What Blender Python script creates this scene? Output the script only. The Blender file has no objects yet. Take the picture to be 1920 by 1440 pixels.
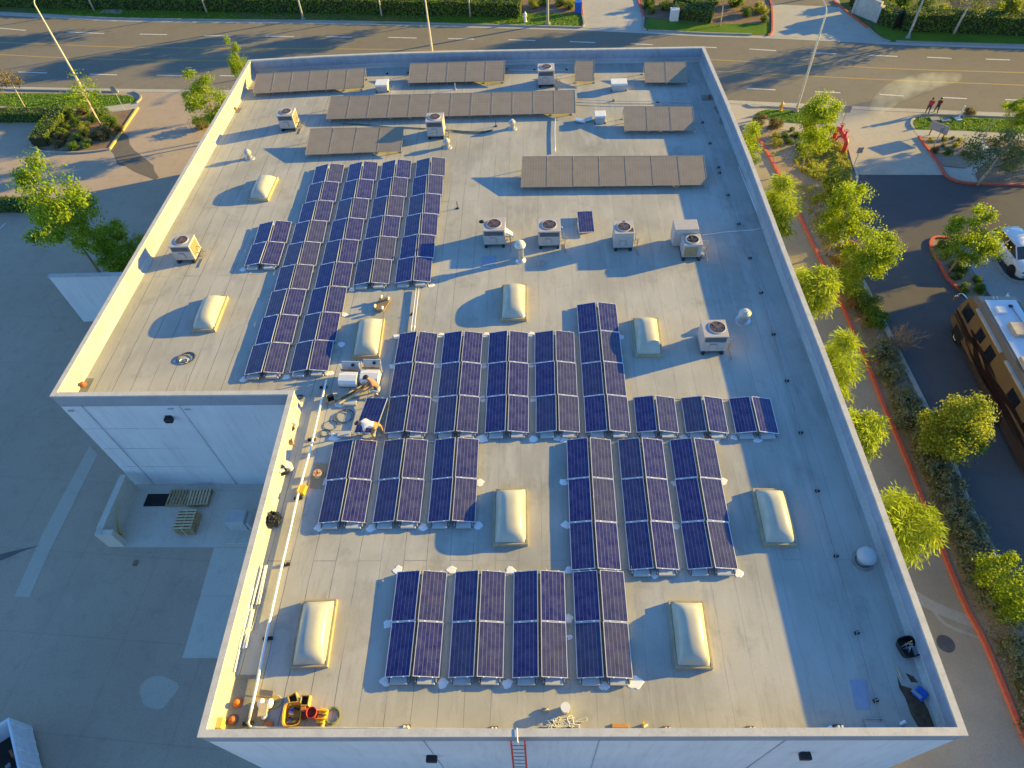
import bpy, bmesh, math, random
from mathutils import Vector as V, Matrix, Euler
random.seed(7)
PI = math.pi; R = math.radians
SC = bpy.context.scene; COL = SC.collection
# ------------------------------------------------------------------ camera
FPX = 1237.414; PITCH, YAW, ROLL = 0.8974137, -0.0713818, -0.0699739
R0 = 7.2; HC = 31.8            # roof deck height, camera height (metres)
_f = V((math.sin(YAW)*math.cos(PITCH), math.cos(YAW)*math.cos(PITCH), -math.sin(PITCH)))
_r = V((math.cos(YAW), -math.sin(YAW), 0)); _u = _r.cross(_f)
CR = _r*math.cos(ROLL)+_u*math.sin(ROLL); CU = -_r*math.sin(ROLL)+_u*math.cos(ROLL); CF = _f
CP = V((0, 0, HC))
def at(px, py, z=0.0):
    """where the line of sight through a photo pixel (1920 x 1440) meets height z"""
    d = CR*((px-960)/FPX)-CU*((py-720)/FPX)+CF
    return CP+d*((z-HC)/d.z)
def pr(P):
    P = V(P)-CP; w = P.dot(CF)
    return 960+FPX*P.dot(CR)/w, 720-FPX*P.dot(CU)/w
def rf(px, py, h=0.0): return at(px, py, R0+h)
cam = bpy.data.cameras.new('camera'); co = bpy.data.objects.new('camera', cam); COL.objects.link(co)
cam.sensor_width = 36; cam.lens = FPX/1920*36; cam.clip_start = .5; cam.clip_end = 3000
M = Matrix((CR, CU, -CF)).transposed().to_4x4(); M.translation = CP; co.matrix_world = M
SC.camera = co
# ------------------------------------------------------------------ light
SAZ, SEL = 17.5, 12.8
w = bpy.data.worlds.new('World'); SC.world = w; w.use_nodes = True
nt = w.node_tree; sky = nt.nodes.new('ShaderNodeTexSky'); sky.sky_type = 'NISHITA'; sky.sun_disc = False
sky.sun_elevation = R(SEL); sky.sun_rotation = R(90-SAZ); sky.air_density = 1.0; sky.dust_density = 0.0; sky.ozone_density = 5.4
bg = nt.nodes['Background']; nt.links.new(sky.outputs[0], bg.inputs[0]); bg.inputs[1].default_value = .125
sl = bpy.data.lights.new('sun', 'SUN'); sl.energy = 4.6; sl.angle = R(.5); sl.color = (1, .69, .12)
so = bpy.data.objects.new('sun', sl); COL.objects.link(so)
SV = V((math.cos(R(SEL))*math.cos(R(SAZ)), math.cos(R(SEL))*math.sin(R(SAZ)), math.sin(R(SEL))))
so.rotation_euler = SV.to_track_quat('Z', 'Y').to_euler(); so.location = (60, 20, 60)
SC.view_settings.view_transform = 'Standard'; SC.view_settings.look = 'None'
SC.view_settings.exposure = 1.6; SC.view_settings.gamma = 1
# ------------------------------------------------------------------ materials
MATS = {}
def nodes(name):
    m = bpy.data.materials.new(name); m.use_nodes = True
    t = m.node_tree; b = t.nodes['Principled BSDF']; MATS[name] = m
    return m, t, b
def N(t, kind, **kw):
    n = t.nodes.new('ShaderNode'+kind)
    for k, v in kw.items():
        if k in n.inputs: n.inputs[k].default_value = v
        else: setattr(n, k, v)
    return n
def mixc(t, fac, a, b, mode='MIX'):
    n = t.nodes.new('ShaderNodeMix'); n.data_type = 'RGBA'; n.blend_type = mode
    for s, v in ((n.inputs[0], fac), (n.inputs[6], a), (n.inputs[7], b)):
        if hasattr(v, 'is_linked') or hasattr(v, 'links'): t.links.new(v, s)
        elif isinstance(v, (int, float)): s.default_value = v
        else: s.default_value = (*v[:3], 1)
    return n.outputs[2]
def ramp(t, src, a, b):
    n = N(t, 'MapRange'); n.inputs[1].default_value = a; n.inputs[2].default_value = b
    t.links.new(src, n.inputs[0]); return n.outputs[0]
def noise(t, scale, detail=4, vec=None, rough=.55):
    n = N(t, 'TexNoise', Scale=scale, Detail=detail, Roughness=rough)
    if vec is not None: t.links.new(vec, n.inputs['Vector'])
    return n.outputs[0]
def objco(t, sc=(1, 1, 1)):
    c = N(t, 'TexCoord'); m = N(t, 'Mapping'); m.inputs['Scale'].default_value = sc
    t.links.new(c.outputs['Object'], m.inputs[0]); return m.outputs[0]
def math_(t, op, a, b=0.0):
    n = N(t, 'Math', operation=op)
    for s, v in ((n.inputs[0], a), (n.inputs[1], b)):
        if isinstance(v, (int, float)): s.default_value = v
        else: t.links.new(v, s)
    return n.outputs[0]
def bump(t, b, h, dist=.02, st=.5):
    n = N(t, 'Bump'); n.inputs['Strength'].default_value = st; n.inputs['Distance'].default_value = dist
    t.links.new(h, n.inputs['Height']); t.links.new(n.outputs[0], b.inputs['Normal'])
def mat(name, col, rough=.75, metal=0.0, var=.25, scale=2.5, bmp=0.0, spec=.35):
    """a plain surface with worn, slightly uneven colour"""
    m, t, b = nodes(name); v = objco(t)
    n1 = noise(t, scale, 6, v); n2 = noise(t, scale*9, 3, v)
    s = math_(t, 'ADD', math_(t, 'MULTIPLY', n1, .65), math_(t, 'MULTIPLY', n2, .35))
    f = ramp(t, s, .3, .7)
    c = mixc(t, f, [x*(1-var) for x in col], [min(1, x*(1+var)) for x in col])
    t.links.new(c, b.inputs['Base Color']); b.inputs['Roughness'].default_value = rough
    b.inputs['Metallic'].default_value = metal; b.inputs['Specular IOR Level'].default_value = spec
    if bmp: bump(t, b, s, bmp)
    return m
def m(name): return MATS[name]
# roof cap sheet: long rolls with seams
def roof_mat():
    mm, t, b = nodes('cap_sheet'); v = objco(t)
    wob = noise(t, .35, 2, v)
    c = N(t, 'SeparateXYZ'); t.links.new(v, c.inputs[0])
    x = math_(t, 'ADD', c.outputs[0], math_(t, 'MULTIPLY', wob, .14))
    cb = N(t, 'CombineXYZ'); t.links.new(c.outputs[1], cb.inputs[0]); t.links.new(x, cb.inputs[1])
    br = N(t, 'TexBrick', offset=.37, offset_frequency=2)
    for k, q in (('Scale', 1.0), ('Mortar Size', .015), ('Brick Width', 17.0), ('Row Height', .91), ('Bias', 0.0), ('Mortar Smooth', .25)): br.inputs[k].default_value = q
    br.inputs['Color1'].default_value = (.465, .445, .385, 1); br.inputs['Color2'].default_value = (.495, .475, .41, 1)
    br.inputs['Mortar'].default_value = (.45, .44, .42, 1)
    t.links.new(cb.outputs[0], br.inputs['Vector'])
    n1 = noise(t, .22, 5, v); n2 = noise(t, 1.1, 6, objco(t, (1.6, .35, 1))); n3 = noise(t, 28, 3, v)
    c1 = mixc(t, ramp(t, n1, .36, .66), br.outputs[0], (.345, .335, .29))
    c1 = mixc(t, math_(t, 'MULTIPLY', ramp(t, n2, .52, .72), .55), c1, (.53, .51, .46))
    c1 = mixc(t, math_(t, 'MULTIPLY', ramp(t, n3, .3, .7), .22), c1, (.26, .26, .25))
    # seam darkness differs from roll to roll and fades along it
    n4 = noise(t, .5, 3, v); dark = math_(t, 'MULTIPLY', math_(t, 'MULTIPLY', br.outputs['Fac'], ramp(t, n4, .30, .55)), math_(t, 'ADD', .3, math_(t, 'MULTIPLY', ramp(t, c.outputs[0], 1.0, -9.0), .7)))
    c1 = mixc(t, math_(t, 'MULTIPLY', dark, .9), c1, (.10, .10, .11))
    # scattered ponding stains
    n5 = noise(t, .6, 8, v, .7); c1 = mixc(t, math_(t, 'MULTIPLY', ramp(t, n5, .55, .72), .5), c1, (.22, .215, .19))
    n6 = noise(t, .9, 7, objco(t, (3.2, .5, 1)), .75); c1 = mixc(t, math_(t, 'MULTIPLY', ramp(t, n6, .53, .68), .52), c1, (.27, .265, .24))
    n7 = noise(t, 5, 5, v, .8); c1 = mixc(t, math_(t, 'MULTIPLY', ramp(t, n7, .62, .72), .35), c1, (.20, .195, .18))
    t.links.new(c1, b.inputs['Base Color']); b.inputs['Roughness'].default_value = .9; b.inputs['Specular IOR Level'].default_value = .12
    bump(t, b, n3, .006, .4)
roof_mat()
def ground_mat(name, c1, c2, joint=None, jw=3.0, dark=.5, rot=0.0, fine=(.05, .05, .05), fa=.2, sc=.12, crack=0.0):
    mm, t, b = nodes(name); v = objco(t)
    n1 = noise(t, sc, 6, v); n2 = noise(t, 14, 4, v); n3 = noise(t, 1.3, 7, v, .7)
    c = mixc(t, ramp(t, n1, .35, .65), c1, c2)
    c = mixc(t, math_(t, 'MULTIPLY', ramp(t, n2, .35, .7), fa), c, fine)
    c = mixc(t, math_(t, 'MULTIPLY', ramp(t, n3, .52, .75), .42), c, [q*.6 for q in c1])
    n4 = noise(t, .35, 8, v, .7); c = mixc(t, math_(t, 'MULTIPLY', ramp(t, n4, .5, .68), .3), c, [q*.72 for q in c1])
    if joint:
        mp = N(t, 'Mapping'); mp.inputs['Rotation'].default_value = (0, 0, R(rot)); t.links.new(v, mp.inputs[0])
        br = N(t, 'TexBrick', offset=0.0); br.inputs['Scale'].default_value = 1; br.inputs['Mortar Size'].default_value = .012*jw/3
        br.inputs['Brick Width'].default_value = jw; br.inputs['Row Height'].default_value = joint
        t.links.new(mp.outputs[0], br.inputs['Vector'])
        c = mixc(t, math_(t, 'MULTIPLY', br.outputs['Fac'], dark), c, [q*.35 for q in c1])
    if crack:
        vo = N(t, 'TexVoronoi', feature='DISTANCE_TO_EDGE'); vo.inputs['Scale'].default_value = crack
        wv = noise(t, 1.5, 5, v); ad = N(t, 'VectorMath', operation='ADD'); t.links.new(v, ad.inputs[0]); t.links.new(wv, ad.inputs[1]); t.links.new(ad.outputs[0], vo.inputs['Vector'])
        k = math_(t, 'LESS_THAN', vo.outputs[0], .0020); c = mixc(t, math_(t, 'MULTIPLY', k, .16), c, [q*.4 for q in c1])
    t.links.new(c, b.inputs['Base Color']); b.inputs['Roughness'].default_value = .92; b.inputs['Specular IOR Level'].default_value = .1
    bump(t, b, n2, .01, .35)
ground_mat('concrete', (.43, .335, .245), (.48, .38, .28), joint=4.2, jw=4.2, dark=.25, rot=4, crack=.11)
ground_mat('concrete_pale', (.46, .43, .36), (.52, .49, .42), joint=1.6, jw=1.6, dark=.3, rot=4)
ground_mat('concrete_drive', (.46, .41, .32), (.52, .47, .37), joint=1.5, jw=1.5, dark=.45, rot=-14)
ground_mat('concrete_plain', (.33, .32, .29), (.38, .37, .335))
ground_mat('dock_concrete', (.57, .525, .43), (.64, .585, .485), joint=6, jw=6, dark=.2)
ground_mat('swale_concrete', (.505, .44, .345), (.55, .485, .385))
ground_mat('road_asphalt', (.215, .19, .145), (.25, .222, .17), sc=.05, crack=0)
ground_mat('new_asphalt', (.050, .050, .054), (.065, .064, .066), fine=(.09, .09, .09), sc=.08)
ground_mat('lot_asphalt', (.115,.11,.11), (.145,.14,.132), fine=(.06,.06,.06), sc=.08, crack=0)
ground_mat('flash_sheet', (.42,.42,.40), (.50,.50,.475), sc=.4)
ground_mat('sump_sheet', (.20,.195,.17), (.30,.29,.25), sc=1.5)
ground_mat('stain_grey', (.22,.22,.20), (.34,.335,.31), sc=2)
ground_mat('walk_asphalt', (.30, .265, .21), (.35, .31, .245), sc=.3, crack=0)
ground_mat('wet_concrete', (.16, .14, .115), (.19, .17, .14))
ground_mat('mulch', (.26, .17, .11), (.36, .26, .17), fine=(.07, .045, .03), fa=.6, sc=.8)
ground_mat('soil', (.33, .26, .18), (.42, .34, .25), fine=(.10, .07, .05), fa=.5, sc=.6)
ground_mat('lawn', (.10, .20, .02), (.18, .27, .03), fine=(.03, .07, .01), fa=.6, sc=.35)
ground_mat('dry_lawn', (.12, .16, .035), (.22, .20, .08), fine=(.05, .07, .02), fa=.5, sc=.4)
def paint_mat(name, col, wear, sc=6):
    mm, t, b = nodes(name); v = objco(t); n = noise(t, sc, 7, v, .7)
    c = mixc(t, ramp(t, n, .5, .68), col, wear); t.links.new(c, b.inputs['Base Color']); b.inputs['Roughness'].default_value = .7
    b.inputs['Specular IOR Level'].default_value = .3
paint_mat('line_white', (.62, .60, .55), (.28, .26, .22)); paint_mat('line_yellow', (.40, .275, .085), (.24, .20, .13))
paint_mat('red_kerb', (.55, .105, .055), (.42, .20, .14)); paint_mat('yellow_kerb', (.68, .48, .12), (.5, .42, .3))
def wall_mat():
    mm, t, b = nodes('wall_paint'); v = objco(t)
    n1 = noise(t, .5, 5, v); n2 = noise(t, 1.2, 5, objco(t, (2.5, 2.5, .25)), .65)
    c = mixc(t, ramp(t, n1, .3, .7), (.60, .60, .60), (.68, .68, .67))
    c = mixc(t, math_(t, 'MULTIPLY', ramp(t, n2, .48, .75), .4), c, (.42, .42, .41)); n3 = noise(t, 3, 6, objco(t, (2.2, 2.2, .12)), .7); c = mixc(t, math_(t, 'MULTIPLY', ramp(t, n3, .56, .7), .28), c, (.33, .32, .30))
    t.links.new(c, b.inputs['Base Color']); b.inputs['Roughness'].default_value = .8
wall_mat()
def stain_mat(name, col, col2):
    mm, t, b = nodes(name); v = objco(t); n2 = noise(t, 1.6, 6, objco(t, (1.2, 1.2, .6)), .7); n3 = noise(t, 9, 4, v)
    c = mixc(t, ramp(t, n2, .42, .72), col, col2); c = mixc(t, math_(t, 'MULTIPLY', ramp(t, n3, .55, .75), .35), c, [q*.55 for q in col2])
    t.links.new(c, b.inputs['Base Color']); b.inputs['Roughness'].default_value = .75; bump(t, b, n3, .008, .4)
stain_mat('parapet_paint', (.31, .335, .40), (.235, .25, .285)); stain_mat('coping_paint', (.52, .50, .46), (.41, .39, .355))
mat('band_paint', (.30, .31, .33), .8, var=.14, scale=1.2)
mat('joint_dark', (.34, .36, .38)); mat('black_metal', (.025, .025, .028), .55); mat('rubber', (.02, .02, .02), .8)
mat('white_paint', (.72, .71, .68), .55, var=.08); mat('ac_paint', (.44, .395, .37), .5, var=.10, scale=4); mat('ac_grey', (.44, .44, .43), .55, var=.12)
mat('fan_red', (.17, .055, .035), .6); mat('grille_dark', (.06, .055, .055), .5); mat('coil_brown', (.28, .22, .12), .5)
mat('galv', (.50, .50, .49), .38, metal=.75, var=.2, scale=6); mat('alu', (.70, .70, .70), .32, metal=.55, var=.06, spec=.6); mat('alu_bright', (.88, .87, .84), .3, metal=.45, var=.05)
mat('steel_dull', (.30, .30, .30), .5, metal=.6); mat('conduit', (.62, .60, .56), .4, metal=.5)
mat('sealant', (.80, .80, .78), .5, var=.06); mat('wood', (.42, .29, .15), .8, var=.35, scale=5); mat('wood_pale', (.55, .44, .27), .8, var=.25, scale=5)
mat('wood_dark', (.16, .09, .05), .8); mat('cardboard', (.40, .29, .17), .85, var=.15); mat('orange', (.60, .17, .03), .6); mat('rust', (.36, .13, .06), .8, var=.4, scale=8)
mat('yellow', (.75, .46, .03), .5, var=.1); mat('red', (.62, .05, .03), .45, var=.12); mat('blue', (.02, .12, .50), .45); mat('blue_fade', (.29, .335, .43), .8, var=.1)
mat('bucket_white', (.76, .74, .68), .4, var=.06); mat('plastic_black', (.018, .018, .02), .35); mat('dirt', (.10, .065, .04), .95, var=.6, scale=6)
mat('rope', (.60, .58, .50), .85); mat('cable_green', (.05, .11, .09), .6); mat('cable_grey', (.07, .09, .11), .6); mat('lamp_pole', (.62, .58, .47), .5, metal=.2)
mat('pole_grey', (.42, .42, .41), .5, metal=.3); mat('bark', (.33, .25, .17), .9, var=.35, scale=7, bmp=.03); mat('bark_pale', (.52, .44, .34), .9, var=.3, scale=6, bmp=.02)
mat('rail_white', (.85, .87, .90), .35, var=.04); mat('tan_case2', (.66,.36,.05), .5); mat('rope_green', (.20,.22,.13), .85); mat('orange_wood', (.55,.28,.09), .7)
mat('twig', (.34, .24, .15), .9); mat('glass_dark', (.012, .014, .018), .08, var=.05, spec=.8); mat('car_white', (.74, .73, .70), .22, var=.03, spec=.6)
mat('chrome', (.75, .75, .75), .15, metal=1, var=.03); mat('rv_gold', (.20, .13, .06), .25, var=.10, scale=1.5, spec=.5); mat('rv_brown', (.03, .014, .01), .3, spec=.5)
mat('rv_dark', (.085, .06, .045), .35, spec=.5); mat('rv_roof', (.66, .68, .70), .45, var=.06); mat('rv_tan', (.42, .36, .28), .6)
mat('skin', (.36, .19, .12), .6, var=.06); mat('hair', (.03, .02, .015), .7); mat('shirt_white', (.72, .68, .66), .85, var=.08); mat('shirt_brown', (.30, .19, .13), .85)
mat('shirt_red', (.62, .04, .06), .8); mat('shirt_dark', (.13, .035, .03), .85); mat('jeans', (.05, .06, .085), .85); mat('khaki', (.34, .22, .10), .85); mat('pants_pale', (.40, .42, .40), .85)
mat('shoe', (.30, .27, .24), .7); mat('sign_grey', (.30, .31, .30), .6); mat('stone_sign', (.44, .43, .38), .8); mat('manhole', (.09, .09, .095), .6, metal=.3)
mat('flower', (.75, .70, .60), .7); mat('pale_cap', (.55, .54, .50), .5); mat('dolly_board', (.33, .20, .09), .7, var=.3); mat('tan_case', (.48, .35, .12), .6)
mat('container_white', (.62, .65, .68), .5, var=.15, scale=3); mat('dark_inside', (.03, .028, .026), .9); mat('yellow_hydrant', (.70, .42, .06), .5)
def mist_mat():
    mm = bpy.data.materials.new('mist'); mm.use_nodes = True; MATS['mist'] = mm; t = mm.node_tree; t.nodes.remove(t.nodes['Principled BSDF'])
    vp = N(t, 'VolumePrincipled'); vp.inputs['Color'].default_value = (.80, .90, 1, 1); vp.inputs['Anisotropy'].default_value = .2
    n = noise(t, 1.1, 4, objco(t, (1, 1, 1.5)), .6); t.links.new(math_(t, 'MULTIPLY', ramp(t, n, .36, .72), .26), vp.inputs['Density']); t.links.new(vp.outputs[0], t.nodes['Material Output'].inputs['Volume'])
mist_mat()
def dome_mat():
    mm, t, b = nodes('skylight_acrylic'); v = objco(t); n = noise(t, 1.2, 5, v)
    c = mixc(t, ramp(t, n, .35, .7), (.41, .395, .315), (.49, .475, .385)); t.links.new(c, b.inputs['Base Color'])
    b.inputs['Roughness'].default_value = .28; b.inputs['Specular IOR Level'].default_value = .45
    b.inputs['Subsurface Weight'].default_value = .25; b.inputs['Subsurface Radius'].default_value = (.3, .25, .12); b.inputs['Subsurface Scale'].default_value = .5
dome_mat(); mat('skylight_frame', (.44, .36, .22), .5, metal=.2, var=.25, scale=4)
def cell_mat():
    mm, t, b = nodes('solar_cells'); tc = N(t, 'TexCoord'); s = N(t, 'SeparateXYZ'); t.links.new(tc.outputs['Object'], s.inputs[0])
    # six columns of cells: the pale gaps between them, then faint cross gaps
    x = math_(t, 'MULTIPLY', math_(t, 'ADD', s.outputs[0], .471), 6/.942)
    fx = math_(t, 'ABSOLUTE', math_(t, 'SUBTRACT', math_(t, 'FRACT', x), .5)); lx = math_(t, 'GREATER_THAN', fx, .5-.030)
    inx = math_(t, 'LESS_THAN', math_(t, 'ABSOLUTE', s.outputs[0]), .44)
    lx = math_(t, 'MULTIPLY', lx, inx)
    y = math_(t, 'MULTIPLY', math_(t, 'ADD', s.outputs[1], .96), 12/1.92)
    fy = math_(t, 'ABSOLUTE', math_(t, 'SUBTRACT', math_(t, 'FRACT', y), .5)); ly = math_(t, 'GREATER_THAN', fy, .5-.015)
    fl = math_(t, 'FLOOR', x); fk = math_(t, 'FLOOR', y); cv = N(t, 'CombineXYZ'); t.links.new(fl, cv.inputs[0]); t.links.new(fk, cv.inputs[1])
    oi = N(t, 'ObjectInfo'); t.links.new(oi.outputs['Random'], cv.inputs[2]); wn = N(t, 'TexWhiteNoise'); t.links.new(cv.outputs[0], wn.inputs[0])
    rnd = oi.outputs['Random']
    c = mixc(t, ramp(t, rnd, .25, .95), (.013, .014, .104), (.042, .042, .085))
    c = mixc(t, math_(t, 'MULTIPLY', wn.outputs[0], .35), c, (.05, .05, .17))
    c = mixc(t, math_(t, 'MULTIPLY', ly, .09), c, (.25, .25, .3)); c = mixc(t, math_(t, 'MULTIPLY', lx, .45), c, (.45, .45, .52))
    d = noise(t, 2.2, 5, tc.outputs['Object']); c = mixc(t, math_(t, 'MULTIPLY', ramp(t, d, .35, .8), .22), c, (.24, .25, .33))
    t.links.new(c, b.inputs['Base Color']); b.inputs['Roughness'].default_value = .16; b.inputs['Specular IOR Level'].default_value = .42
cell_mat()
def brown_panel_mat():
    mm, t, b = nodes('dusty_thin_film'); tc = N(t, 'TexCoord'); s = N(t, 'SeparateXYZ'); t.links.new(tc.outputs['Object'], s.inputs[0])
    def grid(src, n, wd):
        q = math_(t, 'FRACT', math_(t, 'MULTIPLY', src, n)); return math_(t, 'LESS_THAN', q, wd)
    g = math_(t, 'MAXIMUM', grid(s.outputs[0], 6, .16), grid(s.outputs[1], 6, .13))
    mod = math_(t, 'MAXIMUM', grid(s.outputs[1], 1.5, .02), grid(s.outputs[0], .001, 0))
    n = noise(t, 1.3, 5, tc.outputs['Object']); c = mixc(t, ramp(t, n, .3, .7), (.25, .20, .14), (.31, .25, .175))
    oi = N(t, 'ObjectInfo'); c = mixc(t, math_(t, 'MULTIPLY', oi.outputs['Random'], .3), c, (.20, .17, .13)); c = mixc(t, math_(t, 'MULTIPLY', g, .30), c, (.44, .38, .3)); c = mixc(t, math_(t, 'MULTIPLY', mod, .4), c, (.50, .45, .36))
    t.links.new(c, b.inputs['Base Color']); b.inputs['Roughness'].default_value = .45; b.inputs['Specular IOR Level'].default_value = .3
brown_panel_mat(); mat('rack_frame', (.36, .30, .22), .5, metal=.3)
def leaf_mat(name, dark, light, trans=.45, tcol=None):
    mm = bpy.data.materials.new(name); mm.use_nodes = True; MATS[name] = mm; t = mm.node_tree; b = t.nodes['Principled BSDF']
    g = N(t, 'NewGeometry'); c = mixc(t, g.outputs['Random Per Island'], dark, light)
    b.inputs['Roughness'].default_value = .6; b.inputs['Specular IOR Level'].default_value = .25; t.links.new(c, b.inputs['Base Color'])
    tr = N(t, 'BsdfTranslucent'); t.links.new(mixc(t, .5, c, tcol or [min(1, q*1.7) for q in light]), tr.inputs[0])
    mx = N(t, 'MixShader'); mx.inputs[0].default_value = trans; t.links.new(b.outputs[0], mx.inputs[1]); t.links.new(tr.outputs[0], mx.inputs[2])
    t.links.new(mx.outputs[0], t.nodes['Material Output'].inputs[0])
leaf_mat('leaf_maple', (.05, .125, .010), (.34, .43, .025), .5); leaf_mat('leaf_pine', (.09, .16, .015), (.33, .41, .04), .5); leaf_mat('leaf_olive', (.07, .11, .03), (.18, .21, .06))
leaf_mat('leaf_hedge', (.05, .12, .012), (.17, .26, .03), .3); leaf_mat('leaf_shrub', (.08, .14, .02), (.19, .26, .04), .3); leaf_mat('leaf_grey', (.10, .13, .07), (.25, .28, .17), .35)
leaf_mat('leaf_cover', (.19, .24, .03), (.44, .43, .06), .4); leaf_mat('leaf_brown', (.11, .09, .03), (.22, .17, .07), .3); leaf_mat('leaf_conic', (.11, .17, .02), (.33, .37, .045), .45)
leaf_mat('leaf_dry', (.25, .15, .06), (.40, .25, .10), .3); leaf_mat('grass_blade', (.09, .19, .015), (.23, .34, .035), .3)
# ------------------------------------------------------------------ mesh builder
class MB:
    def __init__(s): s.bm = bmesh.new()
    def _add(s, vs, fs, mx=None, mi=0):
        bv = [s.bm.verts.new((mx @ V(v)) if mx else v) for v in vs]
        for f in fs:
            try: s.bm.faces.new([bv[i] for i in f]).material_index = mi
            except ValueError: pass
        return s
    def box(s, c, d, rz=0, rx=0, ry=0, mi=0, bev=0, taper=1.0):
        x, y, z = d[0]/2, d[1]/2, d[2]/2
        mx = Matrix.Translation(c) @ Euler((rx, ry, rz)).to_matrix().to_4x4()
        if bev <= 0:
            k = taper
            vs = [(-x, -y, -z), (x, -y, -z), (x, y, -z), (-x, y, -z), (-x*k, -y*k, z), (x*k, -y*k, z), (x*k, y*k, z), (-x*k, y*k, z)]
            return s._add(vs, [(0, 3, 2, 1), (4, 5, 6, 7), (0, 1, 5, 4), (1, 2, 6, 5), (2, 3, 7, 6), (3, 0, 4, 7)], mx, mi)
        t = bmesh.new(); bmesh.ops.create_cube(t, size=1)
        for v in t.verts: v.co = V((v.co.x*d[0], v.co.y*d[1], v.co.z*d[2]))
        bmesh.ops.bevel(t, geom=list(t.edges), offset=bev, segments=2, affect='EDGES', profile=.5)
        t.verts.index_update(); s._add([v.co.copy() for v in t.verts], [[v.index for v in f.verts] for f in t.faces], mx, mi); t.free(); return s
    def tube(s, pts, r, n=8, mi=0, cap=True):
        pts = [V(p) for p in pts]; rs = r if isinstance(r, (list, tuple)) else [r]*len(pts)
        rings = []; prev = None
        for i, p in enumerate(pts):
            d = (pts[min(i+1, len(pts)-1)]-pts[max(i-1, 0)])
            d = d.normalized() if d.length > 1e-9 else V((0, 0, 1))
            if prev is None: a = d.orthogonal().normalized()
            else:
                a = prev-d*prev.dot(d); a = a.normalized() if a.length > 1e-6 else d.orthogonal().normalized()
            prev = a; b = d.cross(a)
            rings.append([s.bm.verts.new(p+(a*math.cos(k*2*PI/n)+b*math.sin(k*2*PI/n))*rs[i]) for k in range(n)])
        for A, B in zip(rings, rings[1:]):
            for k in range(n): s.bm.faces.new((A[k], A[(k+1) % n], B[(k+1) % n], B[k])).material_index = mi
        if cap:
            s.bm.faces.new(rings[0][::-1]).material_index = mi; s.bm.faces.new(rings[-1]).material_index = mi
        return s
    def cyl(s, p0, p1, r, r1=None, n=14, mi=0): return s.tube([p0, p1], [r, r if r1 is None else r1], n, mi)
    def lathe(s, prof, c=(0, 0, 0), n=18, mi=0, mx=None):
        c = V(c); rings = []
        for r, z in prof:
            if r < 1e-5: rings.append([s.bm.verts.new((mx @ V((0, 0, z)) if mx else V((0, 0, z)))+c)])
            else:
                q = [V((r*math.cos(k*2*PI/n), r*math.sin(k*2*PI/n), z)) for k in range(n)]
                rings.append([s.bm.verts.new((mx @ v if mx else v)+c) for v in q])
        for A, B in zip(rings, rings[1:]):
            for k in range(n):
                k2 = (k+1) % n
                if len(A) == 1 and len(B) == 1: continue
                if len(A) == 1: f = (A[0], B[k2], B[k])
                elif len(B) == 1: f = (A[k], A[k2], B[0])
                else: f = (A[k], A[k2], B[k2], B[k])
                s.bm.faces.new(f).material_index = mi
        return s
    def ball(s, c, r, n=10, mi=0, sq=(1, 1, 1)):
        pf = [(max(0, math.sin(PI*i/n)), -math.cos(PI*i/n)) for i in range(n+1)]
        return s.lathe(pf, c, n+2, mi, Matrix.Diagonal((r*sq[0], r*sq[1], r*sq[2])))
    def prism(s, poly, z0, z1, mi=0):
        n = len(poly); a = [s.bm.verts.new((p[0], p[1], z0)) for p in poly]; b = [s.bm.verts.new((p[0], p[1], z1)) for p in poly]
        s.bm.faces.new(a[::-1]).material_index = mi; s.bm.faces.new(b).material_index = mi
        for i in range(n): s.bm.faces.new((a[i], a[(i+1) % n], b[(i+1) % n], b[i])).material_index = mi
        return s
    def face(s, pts, mi=0):
        s.bm.faces.new([s.bm.verts.new(p) for p in pts]).material_index = mi; return s
    def loft(s, rings, mi=0, cap=True):
        q = [[s.bm.verts.new(p) for p in r] for r in rings]; n = len(q[0])
        for A, B in zip(q, q[1:]):
            for k in range(n): s.bm.faces.new((A[k], A[(k+1) % n], B[(k+1) % n], B[k])).material_index = mi
        if cap: s.bm.faces.new(q[0][::-1]).material_index = mi; s.bm.faces.new(q[-1]).material_index = mi
        return s
    def strip(s, line, wd, z0, z1, side=0.0, mi=0):
        """a kerb-like bar along a polyline of world points; side shifts it sideways in half widths"""
        P = [V((p[0], p[1])) for p in line]; L = []; Rr = []
        for i, p in enumerate(P):
            d = (P[min(i+1, len(P)-1)]-P[max(i-1, 0)]).normalized(); nn = V((-d.y, d.x))
            L.append(p+nn*wd*(.5+side/2)); Rr.append(p-nn*wd*(.5-side/2))
        s.loft([[(l.x, l.y, z0), (l.x, l.y, z1), (q.x, q.y, z1), (q.x, q.y, z0)] for l, q in zip(L, Rr)], mi); return s
    def mesh(s, name, mats, smooth=False, fix=True):
        if fix: bmesh.ops.recalc_face_normals(s.bm, faces=s.bm.faces)
        me = bpy.data.meshes.new(name); s.bm.to_mesh(me); s.bm.free()
        for q in (mats if isinstance(mats, (list, tuple)) else [mats]): me.materials.append(MATS[q] if isinstance(q, str) else q)
        if smooth:
            for p in me.polygons: p.use_smooth = True
        return me
    def build(s, name, mats, parent=None, smooth=False, fix=True, **tags):
        o = bpy.data.objects.new(name, s.mesh(name, mats, smooth, fix)); COL.objects.link(o)
        if parent: o.parent = parent
        tag(o, **tags); return o
def tag(o, label=None, cat=None, group=None, kind=None):
    if label: o['label'] = label
    if cat: o['category'] = cat
    if group: o['group'] = group
    if kind: o['kind'] = kind
    return o
def thing(name, label, cat, loc=(0, 0, 0), rz=0.0, group=None):
    o = bpy.data.objects.new(name, None); COL.objects.link(o); o.empty_display_size = .2
    o.location = loc; o.rotation_euler = (0, 0, rz); return tag(o, label, cat, group)
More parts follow.
